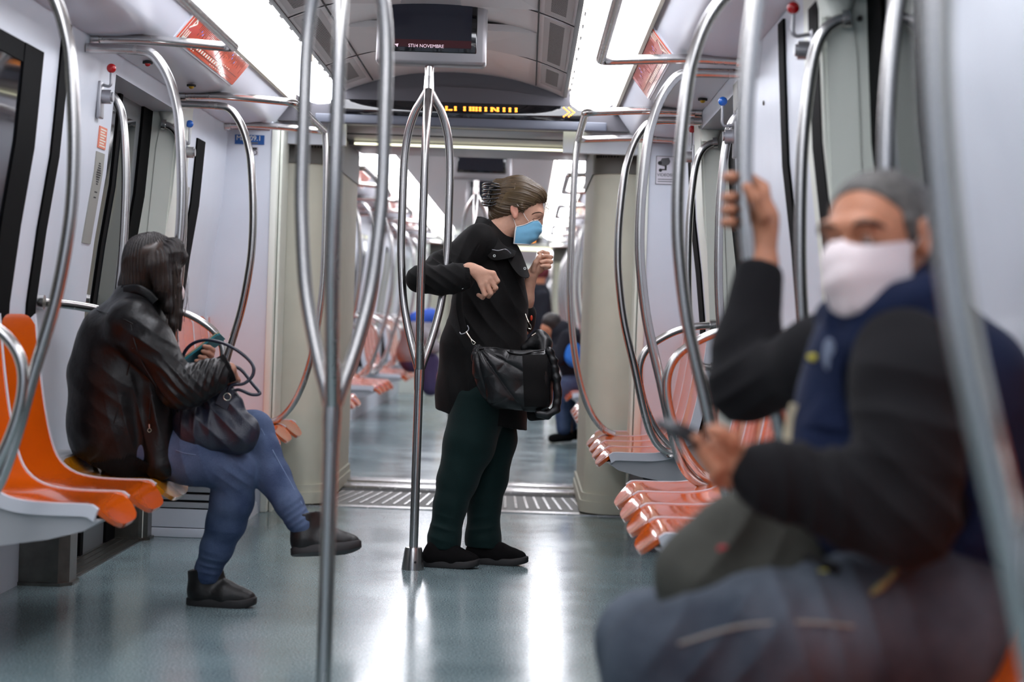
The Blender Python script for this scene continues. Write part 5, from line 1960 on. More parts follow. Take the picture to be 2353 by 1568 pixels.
def quilted_bag():
    Y0 = 7.80
    w = lambda px, py, y=Y0: at(px, py, y)
    t = thing('shoulder_bag', 'puffy black quilted bag hanging at the front of the standing woman', 'bag', at(1185, 950, Y0))
    b = Blob(.05)
    b.cone(w(1128, 850), w(1240, 858), .070, .072, .05, ((0, 1, 0), .9))
    b.cone(w(1150, 900), w(1235, 912), .070, .066, .05, ((0, 1, 0), .9))
    b.cone(w(1112, 825), w(1140, 890), .045, .05, .05, ((0, 1, 0), .9))
    b.cone(w(1165, 825), w(1250, 825), .035, .035, .05, ((0, 1, 0), 1.3))
    b.cone(w(1097, 800), w(1120, 832), .012, .035, .04)
    def d(P):
        o = V3(w(1094, 792))
        q = P - o
        a = np.arctan2(-q[:, 2], q[:, 0])
        r = np.sqrt(q[:, 0] ** 2 + q[:, 2] ** 2)
        left = 1 / (1 + np.exp((P[:, 0] - w(1205, 850).x) / .012))
        g1 = np.abs(np.sin((a - .05) * 7.2)) ** .45
        g2 = np.abs(np.sin((r - .03) * 28)) ** .4
        quilt = .014 * (np.minimum(g1, .55 + .45 * g2) - .8)
        return left * quilt + .004 * wob(P, 40, 4) + (1 - left) * folds(P, w(1250, 870), .12, (1, 0, .2), .05, .004, 3)
    body = skin_obj('bag_body', b, .004, M['nylon_black'], t, 1, d)
    # flat pocket panel at the right of the front
    G = []
    for i in range(9):
        row = []
        for k in range(7):
            px = 1200 + k * 9.5 + i * .6; py = 815 + i * 15
            p = b.surf(px, py, Y0)
            row.append(p + Vector((0, -.004, 0)))
        G.append(row)
    g = MB(); g.slab(G, (0, .008, 0)); mk('front_pocket', g, M['cotton_black'], t, 60)
    # padded handle down the right edge
    hb = Blob(.01)
    pts = [(1262, 806), (1272, 830), (1279, 870), (1282, 910), (1278, 940), (1258, 955), (1238, 952)]
    hb.chain([(w(x, y, 7.76), .017) for x, y in pts], .008)
    skin_obj('padded_handle', hb, .0035, M['nylon_black'], t, 1, lambda P: .0016 * np.sin(P[:, 2] * 150 + 2 * wob(P, 30, 1)))
    # back half of the mouth rising behind, top piping
    hb = Blob(.02)
    hb.chain([(w(1206, 800, 7.90), .02), (w(1240, 775, 7.90), .026), (w(1250, 790, 7.88), .03), (w(1250, 808, 7.85), .022)], .02)
    hb.ell(w(1238, 785, 7.89), (.045, .02, .04), None, .02)
    skin_obj('back_flap', hb, .004, M['nylon_black'], t, 1, lambda P: .004 * wob(P, 45, 9))
    g = MB(); g.tube(catmull([b.surf(x, y, Y0) + Vector((0, -.002, .001)) for x, y in ((1100, 803), (1125, 800), (1150, 803), (1175, 812), (1200, 815), (1230, 808), (1250, 806))], 5), .0035, 6)
    mk('piping', g, M['leather'], t, 60)
    # strap with metal hooks
    g = MB()
    flat_tube(g, catmull([at(1067, 765, 7.865), at(1055, 700, 7.885), at(1062, 640, 7.93), at(1085, 585, 7.885), at(1103, 545, 7.90), at(1115, 515, 7.98)], 6), .014, .0022, (1, 0, .5))
    mk('strap', g, M['cotton_black'], t, 60)
    g = MB()
    g.tube(catmull([at(1056, 764, 7.855), at(1060, 768, 7.852), at(1070, 765, 7.852), at(1077, 757, 7.855), at(1074, 748, 7.858)], 4), .0028, 8)
    mk('d_ring', g, M['zinc'], t, 60)
    g = MB()
    g.tube(catmull([at(1071, 763, 7.848), at(1078, 773, 7.84), at(1084, 782, 7.835)], 4), .0034, 8)
    g.tube(fillet([at(1084, 781, 7.834), at(1094, 789, 7.83), at(1088, 793, 7.83), at(1083, 786, 7.83), at(1084, 781, 7.834)], .004, 4), .0018, 6)
    mk('snap_hook', g, M['chrome'], t, 60)
    g = MB()
    g.tube(catmull([at(1207, 722, 7.88), at(1211, 733, 7.87), at(1215, 741, 7.865)], 4), .0034, 8)
    g.tube(fillet([at(1214, 741, 7.864), at(1220, 748, 7.86), at(1221, 757, 7.86), at(1213, 755, 7.86), at(1212, 744, 7.862)], .004, 4), .0020, 6)
    mk('snap_hook', g, M['chrome'], t, 60)
    g = MB(); g.tube([at(1222, 772, 7.86), at(1231, 766, 7.86)], .004, 8); mk('zip_pull', g, M['chrome'], t, 60)
    # small pouch hanging under it
    pb = Blob(.02)
    pb.box(w(1238, 952, 7.86), (.050, .03, .026), frame3((.98, 0, .12), (0, 0, 1)), .018)
    skin_obj('lower_pouch', pb, .004, M['cotton_black'], t, 1)
    return t


bag1 = quilted_bag()
# ------------------------------------------------------------------ the seated woman in the leather jacket
def seated_woman():
    YC = 6.56
    w = lambda px, py, y=YC: at(px, py, y)
    YV = (0, 1, 0)
    s0 = at(300, 1085, YC)
    origin = Vector((s0.x, YC, 0.47))
    b = Blob(.02)
    # head turned down and a little away, neck, trunk
    fw = Vector((.90, .30, -.30)).normalized()
    R_ = frame3(fw, (.3, 0, .95))
    b.ell(w(352, 598), (.092, .074, .080), R_)
    b.ell(w(374, 640), (.060, .056, .074), R_, .03)
    b.cone(w(398, 640, YC + .02), w(405, 652, YC + .02), .012, .010, .015)
    b.chain([(w(345, 640), .05), (w(322, 690), .055)], .02)
    b.chain([(w(318, 720), .08), (w(296, 800), .095), (w(288, 900), .10), (w(292, 1000), .105), (w(300, 1040), .105)], .04)
    # near arm
    b.chain([(w(320, 738, 6.42), .05), (w(318, 752, 6.36), .042), (w(416, 896, 6.31), .035), (w(500, 858, 6.37), .027), (w(527, 850, 6.385), .025)], .02)
    hy = 6.385
    b.cone(w(524, 851, hy), w(530, 864, hy + .045), .023, .026, .01)
    for i in range(4):
        finger(b, [w(524 + 7 * i, 868 + i, hy + .05), w(526 + 7 * i, 872 + i, hy + .085), w(520 + 7 * i, 882, hy + .105), w(514 + 6 * i, 886, hy + .095)], .0105, .008, .003)
    finger(b, [w(530, 850, hy + .02), w(536, 848, hy + .05), w(538, 856, hy + .08)], .012, .009, .005)
    # far arm: hand round the telephone
    b.chain([(w(322, 735, 6.70), .05), (w(330, 752, 6.75), .042), (w(400, 880, 6.76), .035), (w(432, 855, 6.68), .026), (w(447, 845, 6.64), .024)], .02)
    b.cone(w(447, 846, 6.635), w(466, 828, 6.62), .022, .026, .01)
    b.cone(w(460, 840, 6.615), w(478, 822, 6.60), .020, .022, .01)
    for i, (x, y) in enumerate(((486, 800), (483, 812), (476, 824), (468, 834))):
        # fingers come round the near edge of the telephone
        finger(b, [w(x + 1, y + 13, 6.60), w(x + 3, y + 5, 6.566), w(x - 5, y - 1, 6.545), w(x - 17, y - 4, 6.545)], .0105, .0078, .003)
    finger(b, [w(462, 826, 6.63), w(470, 803, 6.645), w(484, 790, 6.64)], .012, .009, .006)
    # legs: near one planted, far one crossed over it
    b.chain([(w(310, 1035, 6.50), .07), (w(430, 1055, 6.48), .065), (w(540, 1082, 6.50), .055), (w(532, 1180, 6.54), .05), (w(478, 1320, 6.60), .034)], .02)
    b.chain([(w(315, 1030, 6.66), .07), (w(440, 1010, 6.64), .065), (w(585, 988, 6.58), .055), (w(618, 1070, 6.53), .05), (w(690, 1195, 6.45), .034)], .02)
    body = skin_obj('person', b, .0035, M['skin_d'], None, 1, None, origin)
    tag(body, 'seated woman in black leather jacket and jeans, legs crossed, looking at a telephone', 'person')

    # hair: long and straight, hiding the face
    h = Blob(.03)
    h.ell(w(350, 596), (.104, .090, .094), R_)
    h.chain([(w(332, 625), .078), (w(324, 655), .070), (w(326, 690), .052)], .03, (YV, 1.05))
    h.chain([(w(366, 610, 6.49), .060), (w(377, 660, 6.485), .040), (w(388, 705, 6.485), .024), (w(398, 745, 6.485), .014), (w(403, 788, 6.485), .004)], .02, ((.95, .3, 0), .8))
    h.chain([(w(392, 590, 6.50), .040), (w(403, 620, 6.49), .016), (w(410, 660, 6.488), .009), (w(413, 720, 6.488), .008), (w(414, 760, 6.49), .003)], .012)
    h.chain([(w(400, 572, 6.53), .038), (w(413, 592, 6.54), .024), (w(414, 606, 6.55), .010)], .02)
    h.chain([(w(380, 620, 6.66), .05), (w(395, 690, 6.66), .03), (w(400, 750, 6.66), .01)], .02)
    def hd(P):
        c = V3(w(345, 590))
        a = np.arctan2(P[:, 1] - c[1], P[:, 0] - c[0])
        return .0022 * np.sin(a * 46 + 2.5 * wob(P, 9, 2)) + .0016 * wob(P, 70, 3)
    hair = skin_obj('hair', h, .0032, M['hair_dark'], body, 1, hd)
    g = MB(); rnd = random.Random(5)
    for i in range(34):
        t = rnd.random()
        y = 6.478 - rnd.random() * .01
        x0 = 372 + 40 * t
        pts = [(x0 - 6, 600), (x0 + 3 * rnd.random(), 650), (x0 + 6 - 8 * t + rnd.random() * 4, 710), (x0 + 10 - 16 * t + rnd.random() * 8, 755), (x0 + 12 - 20 * t + rnd.random() * 14, 785 + rnd.random() * 25)]
        g.tube(catmull([w(a, c, y) for a, c in pts], 4), [.0009] * 12 + [.0005] * 5, 5)
    for i in range(7):
        x0 = 408 + rnd.random() * 8
        pts = [(x0, 600), (x0 + 10 + rnd.random() * 8, 640), (x0 + 6 + rnd.random() * 14, 690), (x0 + rnd.random() * 24, 740)]
        g.tube(catmull([w(a, c, 6.5) for a, c in pts], 4), .0004, 4)
    for i in range(40):
        t = i / 39
        ln = []
        for s_ in range(7):
            px = 372 - 92 * t * min(1, s_ / 2.2) + (18 * (1 - t)) * (s_ / 6); py = 542 + s_ * (22 - 6 * t) + 18 * t * min(1, s_ / 2)
            p = h.surf(px, py, YC)
            ln.append(p + (CAM - p).normalized() * .001)
        g.tube(catmull(ln, 4), .0010, 5)
    o = mk('loose_strands', g, mat('hair_strand_dark', (62, 48, 40), .35), hair, 60); o['kind'] = 'stuff'
    # the bit of mask seen between the strands
    mb_ = Blob(.02)
    mb_.ell(w(392, 672, YC + .01), (.050, .058, .046), R_)
    mb_.clip(w(383, 660), -V3(R_[:, 0]))
    mo = skin_obj('face_mask', mb_, .004, M['mask_white'], body, 1)
    # black scarf at the nape
    sc_ = Blob(.02)
    for i in range(9):
        a = 2 * PI * i / 8; a2 = 2 * PI * (i + 1) / 8
        p = w(326, 668) + Vector((.072 * math.cos(a), .085 * math.sin(a), .012 * math.cos(a) * -1)); q = w(326, 668) + Vector((.072 * math.cos(a2), .085 * math.sin(a2), -.012 * math.cos(a2)))
        sc_.cone(p + Vector((.006, 0, -.008)), q + Vector((.006, 0, -.008)), .017, .017, .02)
    skin_obj('scarf', sc_, .004, M['rib'], body, 1, lambda P: .004 * wob(P, 60, 3))

    # jacket
    j = Blob(.04)
    j.chain([(w(318, 700), .095), (w(296, 790), .150), (w(283, 880), .172), (w(276, 975), .172), (w(284, 1035), .165)], .05, (YV, 1.14))
    j.cone(w(300, 745, 6.40), w(316, 735, 6.72), .085, .085, .05)
    j.cone(w(235, 760), w(215, 850), .06, .07, .06, (YV, 1.6))
    j.cone(w(355, 860, 6.44), w(368, 1070, 6.405), .055, .052, .04)
    j.chain([(w(310, 745, 6.385), .078), (w(345, 790, 6.35), .080), (w(414, 892, 6.305), .066), (w(440, 890, 6.31), .060), (w(480, 868, 6.345), .058), (w(505, 854, 6.375), .046)], .035)
    j.chain([(w(330, 745, 6.72), .075), (w(350, 800, 6.76), .07), (w(402, 882, 6.77), .06), (w(430, 858, 6.69), .046)], .035)
    j.clip(w(290, 1085, YC), (-.34, 0, -.94))
    j.clip(w(404, 1000), (.98, 0, -.08)) if False else None
    def jd(P):
        c1 = w(414, 892, 6.26)
        return (folds(P, c1, .11, (.7, 0, .7), .026, .005, 3, 1.5) + folds(P, w(478, 860, 6.31), .09, (.95, 0, -.2), .022, .0055, 4, 1.5)
                + folds(P, w(350, 800, 6.28), .14, (.5, 0, .9), .045, .0035, 6, 1.3) + folds(P, w(250, 900, 6.40), .18, (.5, 0, .8), .06, .0018, 7, 1.2)
                + folds(P, w(330, 960, 6.38), .14, (.9, 0, .3), .055, .004, 8, 1.3) + .0025 * wob(P, 14, 8) + .001 * wob(P, 70, 2))
    jac = skin_obj('jacket', j, .0048, M['leather'], body, 1, jd)
    # ribbed waistband and cuff
    rb = Blob(.02)
    rb.chain([(w(283, 985), .174), (w(288, 1050), .170)], .03, (YV, 1.14))
    rb.cone(w(350, 1000, 6.42), w(352, 1060, 6.405), .05, .05, .04)
    rb.clip(w(290, 1088, YC), (-.40, 0, -.92)); rb.clip(w(275, 1010, YC), (.40, 0, .92))
    skin_obj('waistband', rb, .004, M['rib'], jac, 1, lambda P: .0015 * np.sin(((P - V3(w(283, 1000))) @ np.array((.92, 0, -.40))) * 700) - .004)
    cf = Blob(.01)
    cf.cone(w(503, 856, 6.374), w(530, 843, 6.386), .046, .050, .01, (YV, .85))
    ax = V3(w(530, 843, 6.386)) - V3(w(503, 856, 6.374))
    cf.clip(w(528, 846, 6.386), ax); cf.clip(w(502, 857, 6.374), -ax)
    pv = np.cross(ax / np.linalg.norm(ax), (0, 1, 0))
    skin_obj('cuff', cf, .003, M['rib'], jac, 0, lambda P: .0016 * np.sin(np.arctan2((P - V3(w(515, 850, 6.38))) @ pv, P[:, 1] - 6.38) * 34))
    # seams, zip, side tab
    def js(px, py, l=.0008):
        p = j.surf(px, py, YC - .15); return p + (CAM - p).normalized() * l
    g = MB()
    for pts in (((222, 712), (250, 722), (285, 735), (305, 745)), ((300, 745), (310, 790), (330, 840), (360, 890)), ((305, 800), (292, 860), (275, 920), (262, 975)), ((405, 905), (408, 950), (404, 1010), (397, 1075)), ((388, 915), (390, 960), (386, 1010), (378, 1070))):
        g.tube(catmull([js(*q, -.0006) for q in pts], 8), .0020, 6)
    mk('seams', g, M['leather'], jac, 60)
    g = MB(); g.tube(catmull([js(348, 900), js(345, 930), js(343, 965)], 5), .0024, 6); mk('pocket_zip', g, M['ink'], jac, 60)
    p = js(343, 975, .003)
    g = MB(); g.tube([p, p + Vector((.001, 0, -.012))], .0035, 8); ring(g, p + Vector((.0015, -.001, -.021)), .0065, .0016, (1, 0, 0), (0, 0, 1), 14, 6)
    mk('zip_pull', g, M['chrome'], jac, 60)
    g = MB(); pts = [js(152, 950, .004) if False else w(158, 950, 6.47), w(172, 938, 6.43), w(192, 930, 6.40), w(206, 925, 6.388)]
    flat_tube(g, catmull(pts, 4), .011, .003, (0, 0, 1)); mk('waist_tab', g, M['leather'], jac, 60)
    # leather collar band
    g = MB(); pts = [w(285, 668, 6.47), w(312, 664, 6.452), w(338, 676, 6.452), w(356, 694, 6.46)]
    flat_tube(g, catmull(pts, 5), .017, .005, (.25, 0, .95)); mk('collar', g, M['leather'], jac, 60)

    # jeans
    tr = Blob(.025)
    tr.chain([(w(300, 1022, 6.53), .118), (w(360, 1030, 6.49), .108), (w(440, 1048, 6.46), .100), (w(540, 1082, 6.49), .074), (w(533, 1150, 6.525), .074), (w(520, 1200, 6.55), .068), (w(498, 1260, 6.575), .056), (w(479, 1308, 6.60), .044), (w(474, 1345, 6.61), .041)], .02)
    tr.chain([(w(300, 1030, 6.64), .12), (w(360, 1020, 6.66), .11), (w(450, 1000, 6.64), .096), (w(582, 990, 6.585), .070), (w(600, 1040, 6.55), .068), (w(627, 1095, 6.52), .062), (w(665, 1160, 6.47), .048), (w(684, 1194, 6.45), .042), (w(694, 1210, 6.44), .040)], .02)
    tr.clip(w(470, 1340, 6.6), (0, 0, -1))
    tr.clip(w(684, 1198, 6.45), (.62, 0, -.78)) if False else None
    def td(P):
        return (folds(P, w(540, 1090, 6.42), .08, (.6, 0, .8), .035, .003, 2, 1.4) + folds(P, w(480, 1300, 6.55), .06, (.2, 0, 1), .026, .0035, 5, 1.4)
                + folds(P, w(680, 1185, 6.42), .06, (.6, 0, -.8), .022, .004, 6, 1.5) + folds(P, w(430, 1060, 6.38), .14, (.95, 0, .3), .06, .0025, 3, 1.4) + folds(P, w(515, 1220, 6.5), .12, (.1, 0, 1), .07, .0012, 9, 1.4) + .0015 * wob(P, 25, 3))
    jeans = skin_obj('jeans', tr, .0045, M['denim'], body, 1, td)
    g = MB()
    def ts(px, py):
        p = tr.surf(px, py, 6.4); return p + (CAM - p).normalized() * .0002
    g.tube(catmull([ts(404, 1035), ts(425, 1042), ts(450, 1046)], 6), .0013, 6)
    mk('seam', g, mat('denim_seam_pale', (120, 140, 172), .8), jeans, 60)
    g = MB(); g.tube(catmull([ts(600, 985), ts(640, 1060), ts(668, 1110), ts(695, 1160)], 8), .0016, 6)
    mk('seam', g, mat('denim_seam', (120, 140, 172), .8), jeans, 60)
    # high-top shoes
    fl = at(428, 1391, 6.62); ft = at(590, 1386, 6.60)
    fl.z = .0; ft.z = .0
    sneaker(body, fl, ft, (0, 0, 1), 1.02, True)
    h2, t2 = at(668, 1278, 6.42), at(832, 1268, 6.46)
    sneaker(body, h2, t2, (-.06, .30, .95), 1.02, True)
    return body


sitter = seated_woman()


def handbag():
    Y0 = 6.42
    w = lambda px, py, y=Y0: at(px, py, y)
    t = thing('handbag', 'navy leather handbag with looped handles on the lap of the seated woman', 'bag', at(500, 1030, 6.46))
    b = Blob(.05)
    b.cone(w(440, 900, 6.50), w(455, 985, 6.42), .035, .065, .05, ((0, 1, 0), .8))
    b.cone(w(455, 985, 6.43), w(550, 1005, 6.42), .070, .058, .05, ((0, 1, 0), .8))
    b.cone(w(490, 925, 6.45), w(552, 985, 6.43), .050, .055, .05, ((0, 1, 0), .8))
    b.cone(w(525, 905, 6.45), w(532, 925, 6.44), .028, .04, .04)
    b.cone(w(408, 920, 6.50), w(425, 960, 6.46), .03, .045, .05)
    def d(P):
        return folds(P, w(510, 960, 6.36), .13, (.75, 0, .66), .055, .008, 4, 1.4) + folds(P, w(450, 960, 6.38), .1, (1, 0, .1), .05, .006, 3, 1.3) + .003 * wob(P, 35, 6)
    skin_obj('bag_body', b, .0042, M['navy_bag'], t, 1, d)
    g = MB()
    flat_tube(g, catmull([w(418, 838, 6.48), w(424, 810, 6.47), w(445, 789, 6.455), w(478, 782, 6.44), (w(520, 792, 6.42)), w(558, 815, 6.40), w(581, 840, 6.39), w(580, 864, 6.385), w(560, 882, 6.38), w(532, 886, 6.385), w(524, 900, 6.39)], 6), .0095, .0055, (0, 1, 0))
    mk('handle', g, M['navy_bag'], t, 60)
    g = MB()
    flat_tube(g, catmull([w(532, 838, 6.50), w(556, 852, 6.49), w(580, 882, 6.48), w(597, 904, 6.47), w(578, 907, 6.45), w(548, 896, 6.43), w(528, 905, 6.42)], 6), .0095, .0055, (0, 1, 0))
    mk('handle', g, M['navy_bag'], t, 60)
    p = b.surf(521, 915, Y0) + Vector((0, -.006, 0))
    G = []
    for i in range(7):
        row = []
        for k in range(5):
            q = w(527 - i * 3.2 + (k - 2) * 6.5, 893 + i * 7 + (k - 2) * 4, p.y - .001)
            row.append(q)
        G.append(row)
    g = MB(); g.slab(G, (0, .012, 0)); mk('handle_tab', g, M['navy_bag'], t, 60)
    g = MB(); ring(g, w(522, 912, p.y - .004), .0125, .0022, (.95, 0, -.3), (.3, 0, .95)); mk('d_ring', g, M['chrome'], t, 60)
    return t


bag2 = handbag()


def telephone(a, c, label, tilt=(0, 1, 0), cols=('phone', 'phone_gold', 'phone_teal'), wd=.036, th=.0045):
    """slab from a to c, its width along tilt"""
    a, c = Vector(a), Vector(c)
    ax = (c - a).normalized(); wv = Vector(tilt); wv = (wv - ax * wv.dot(ax)).normalized(); nv = ax.cross(wv)
    m = (a + c) / 2; L_ = (c - a).length / 2
    t = thing('telephone', label, 'telephone', m)
    def slab(l, wi, z0, z1, bev):
        bm = bmesh.new(); bmesh.ops.create_cube(bm, size=1)
        for v in bm.verts: v.co = Vector((v.co.x * 2 * l, v.co.y * 2 * wi, z0 if v.co.z < 0 else z1))
        bmesh.ops.bevel(bm, geom=[e for e in bm.edges if abs(e.verts[0].co.z - e.verts[1].co.z) > 1e-6], offset=bev, segments=4, affect='EDGES')
        for v in bm.verts: v.co = m + ax * v.co.x + wv * v.co.y + nv * v.co.z
        g = MB(); g.bm(bm); return g
    mk('case', slab(L_, wd, -th, th * .2, .008), M[cols[2]], t, 30)
    mk('rim', slab(L_ * .998, wd * .99, th * .2, th * .75, .008), M[cols[1]], t, 30)
    mk('glass', slab(L_ * .97, wd * .95, th * .75, th, .007), M[cols[0]], t, 30)
    return t


telephone(at(427, 834, 6.575), at(510, 771, 6.585), 'slim telephone with gold rim in the hand of the seated woman', (.20, .93, -.27), th=.0065)
# ------------------------------------------------------------------ the man in the navy vest
def seated_man():
    YC = 3.0
    w = lambda px, py, y=YC: at(px, py, y)
    o_ = at(2120, 1560, YC)
    origin = Vector((o_.x, YC, .47))
    b = Blob(.02)
    YV = (0, 1, 0)
    # head: faces the aisle, turned to the camera
    fw = Vector((-.66, -.74, -.10)).normalized()
    R_ = frame3(fw, (-.10, 0, 1))
    xa, ya, za = Vector(R_[:, 0]), Vector(R_[:, 1]), Vector(R_[:, 2])
    hc = w(2017, 531, 3.0)
    H = lambda f, l, u: hc + xa * f + ya * l + za * u       # forward, to his left... , up
    b.ell(H(-.012, 0, .012), (.096, .076, .078), R_)
    b.ell(H(.022, 0, -.055), (.068, .062, .090), R_, .03)
    b.cone(H(.03, 0, -.085), H(.062, 0, -.125), .050, .026, .03)
    b.cone(H(.088, 0, -.015), H(.112, 0, -.052), .011, .017, .014)
    b.cone(H(.086, -.038, .012), H(.086, .038, .012), .013, .013, .016)
    for s_ in (-1, 1):
        b.ell(H(.092, s_ * .031, -.010), (.014, .020, .012), R_, .012, True)
        b.ell(H(.078, s_ * .031, -.010), (.012, .014, .010), R_, .004)
        e_ = H(-.006, s_ * .079, -.018)
        b.ell(e_, (.018, .010, .032), frame3(xa * .92 + ya * s_ * .35, za), .006)
        b.ell(H(-.002, s_ * .088, -.014), (.009, .007, .017), frame3(xa, za), .005, True)
    b.chain([(H(-.02, 0, -.06), .055), (H(-.03, 0, -.15), .06)], .03)
    b.chain([(w(2060, 780, 3.03), .085), (w(2080, 900, 3.04), .11), (w(2100, 1100, 3.04), .12), (w(2130, 1350, 3.04), .125)], .05)
    # far arm lifted to the pole
    el, wr = w(1706, 893, 3.42), w(1752, 612, 3.50)
    b.chain([(w(1960, 800, 3.18), .055), (w(1900, 810, 3.24), .05), (el, .036), (wr, .028)], .03)
    hy = 3.50
    hoopx = .8145
    zc_ = at(1722, 490, 3.5).z
    c0 = Vector((hoopx, 3.50, zc_))
    # palm beside the bar, fingers round it
    b.cone(wr, c0 + Vector((.042, .014, -.01)), .027, .030, .015, ((.5, .8, 0), .75))
    b.cone(c0 + Vector((.042, .016, -.02)), c0 + Vector((.036, .018, .035)), .028, .024, .015, ((.8, .3, 0), .7))
    for i in range(4):
        z = c0.z + .052 - i * .0235 + (.0 if i else .004)
        cx_, cy_ = c0.x, c0.y
        rr = .0175 + .0115
        P_ = lambda a, r=rr: Vector((cx_ + r * math.cos(a), cy_ + r * math.sin(a), z + (.010 if i == 0 else 0)))
        base = Vector((cx_ + .040, cy_ + .018, z - .006))
        finger(b, [base, P_(1.0), P_(1.95), P_(2.9), P_(3.9)], .0125, .0092, .003)
    finger(b, [c0 + Vector((.046, .004, -.030)), c0 + Vector((.038, -.022, -.004)), c0 + Vector((.020, -.032, .026)), c0 + Vector((.004, -.030, .046))], .0135, .010, .006)
    # near arm bent, hand with the telephone
    b.chain([(w(2080, 840, 2.90), .045), (w(2095, 900, 2.83), .042), (w(2085, 1195, 2.745), .040), (w(1780, 1110, 2.80), .032), (w(1718, 1075, 2.82), .029)], .03)
    ly = 2.82
    b.cone(w(1722, 1078, ly), w(1660, 1045, ly), .028, .031, .015, (YV, .8))
    for i in range(4):
        x0, y0 = 1650 + i * 10, 1040 + i * 22
        yy = ly + .004 - i * .003
        finger(b, [w(x0 + 10, y0, yy + .008), w(x0 - 30, y0 - 4 + 2 * i, yy - .004), w(x0 - 52 + 4 * i, y0 - 16, yy - .026), w(x0 - 48 + 6 * i, y0 - 30, yy - .036)], .0125, .0095, .003)
    finger(b, [w(1690, 1050, ly - .010), w(1680, 1012, ly - .030), w(1655, 995, ly - .036), w(1636, 990, ly - .036)], .0140, .0105, .006)
    # legs
    b.chain([(w(2120, 1440, 2.92), .10), (w(1780, 1460, 2.84), .085), (w(1500, 1520, 2.80), .066)], .03)
    kn = w(1500, 1520, 2.80); b.cone(kn, Vector((kn.x + .05, kn.y, .08)), .06, .04, .03)
    b.chain([(w(2120, 1430, 3.14), .10), (w(1760, 1430, 3.20), .085), (w(1470, 1470, 3.22), .066)], .03)
    kf = w(1470, 1470, 3.22); b.cone(kf, Vector((kf.x + .04, kf.y, .08)), .06, .04, .03)
    body = skin_obj('person', b, .0036, M['skin_m'], None, 1, None, origin)
    tag(body, 'seated grey-haired man in navy vest and white mask gripping a pole', 'person')

    for s_ in (-1, 1):
        g = MB(); g.tube(catmull([H(.094, s_ * .014, .010), H(.099, s_ * .030, .016), H(.088, s_ * .050, .012), H(.076, s_ * .060, .004)], 4), [.004] * 5 + [.0055] * 4 + [.003] * 4, 8); mk('eyebrow', g, M['brow'], body, 60)
        g = MB(); g.ball(H(.0800, s_ * .031, -.010), .0105, 14, 10); ey = mk('eye', g, M['lid'], body, 60)
        q = H(.0800, s_ * .031, -.010) + (xa * .95 + ya * .1).normalized() * .0075
        g = MB(); g.ball(q, .0045, 10, 8); mk('iris', g, M['eye'], ey, 60)
        g = MB(); g.tube(catmull([H(.089, s_ * .020, -.008), H(.0925, s_ * .031, -.0035), H(.084, s_ * .044, -.009)], 4), .0028, 8); mk('eyelid', g, M['skin_m'], body, 60)
    # cropped hair
    hb = Blob(.02)
    hb.ell(H(-.016, 0, .018), (.099, .080, .081), R_)
    hb.ell(H(-.06, 0, -.03), (.052, .066, .055), R_, .03)
    hb.clip(H(.054, 0, .060), (xa * .86 - za * .50))
    hb.clip(H(-.004, 0, -.050), (xa * .62 - za * .78))
    for s_ in (-1, 1): hb.cone(H(.026, s_ * .074, .01), H(.022, s_ * .074, -.014), .012, .008, .01)
    skin_obj('hair', hb, .003, M['hair_grey'], body, 1, lambda P: .0012 * wob(P, 150, 3))
    # mask of pleated white cloth
    G = []
    for i in range(11):
        t = i / 10
        row = []
        for k in range(-12, 13):
            s_ = k / 12
            a = abs(s_)
            up = -.008 - .142 * t
            f = .108 + .031 * math.sin(PI * t ** .75) - .014 * max(0, t - .6)
            if t > .8: f -= .045 * (t - .8) / .2
            f = f * (1 - a ** 2.7) + .026 * a ** 2.7
            lt = s_ * (.068 - .004 * t) + 0
            u = up + (.018 if t < .5 else -.0) * (1 - t) * (-a ** .7 * .6) + a * .012 * (t - .4)
            pl = .0045 * math.sin(t * 17 + s_ * 2.2) * (1 - a * .5)
            row.append(H(f + pl, math.copysign(min(abs(lt) * 1.06, .073), s_) if s_ else 0, u - .004 * math.sin(t * 9 + s_ * 4)))
        G.append(row)
    g = MB(); g.slab(G, tuple(xa * -.003)); ms = mk('face_mask', g, M['mask_white'], body, 60)
    for s_ in (-1, 1):
        g = MB(); g.tube(catmull([H(.035, s_ * .071, -.040), H(.012, s_ * .079, -.020), H(-.012, s_ * .082, .016)], 4), .0013, 6)
        mk('ear_loop', g, M['cord'], ms, 60)

    # dark grey jacket sleeves and body, navy vest over it
    j = Blob(.04)
    j.chain([(w(2070, 800, 3.04), .12), (w(2090, 950, 3.05), .150), (w(2100, 1150, 3.05), .160), (w(2130, 1400, 3.05), .165)], .05)
    j.chain([(w(2080, 830, 2.88), .08), (w(2090, 900, 2.83), .082), (w(2090, 1040, 2.78), .078), (w(2080, 1190, 2.745), .072), (w(1960, 1150, 2.77), .064), (w(1800, 1105, 2.80), .054), (w(1752, 1090, 2.81), .050)], .035)
    j.chain([(w(1990, 800, 3.18), .08), (w(1880, 830, 3.26), .072), (w(1712, 886, 3.415), .062), (w(1718, 800, 3.45), .058), (w(1744, 640, 3.495), .045)], .035)
    j.clip(w(2120, 1480), (0, 0, -1))
    wv = (V3(w(1744, 640, 3.495)) - V3(w(1718, 800, 3.45)))
    j.clip(w(1748, 612, 3.5) , wv)
    def jd(P):
        return (folds(P, w(2080, 1190, 2.69), .14, (.7, 0, .7), .05, .008, 3, 1.5) + folds(P, w(1860, 1120, 2.75), .12, (1, 0, .1), .04, .006, 5, 1.4)
                + folds(P, w(1712, 880, 3.38), .10, (.6, 0, -.7), .04, .006, 4, 1.4) + folds(P, w(2090, 960, 2.75), .16, (.2, 0, 1), .07, .005, 6, 1.3) + .003 * wob(P, 20, 2))
    jac = skin_obj('jacket', j, .005, mat('charcoal_fleece', (27, 26, 28), .9, spec=.12, sheen=.03, bump=.0008, bump_scale=200), body, 1, jd)
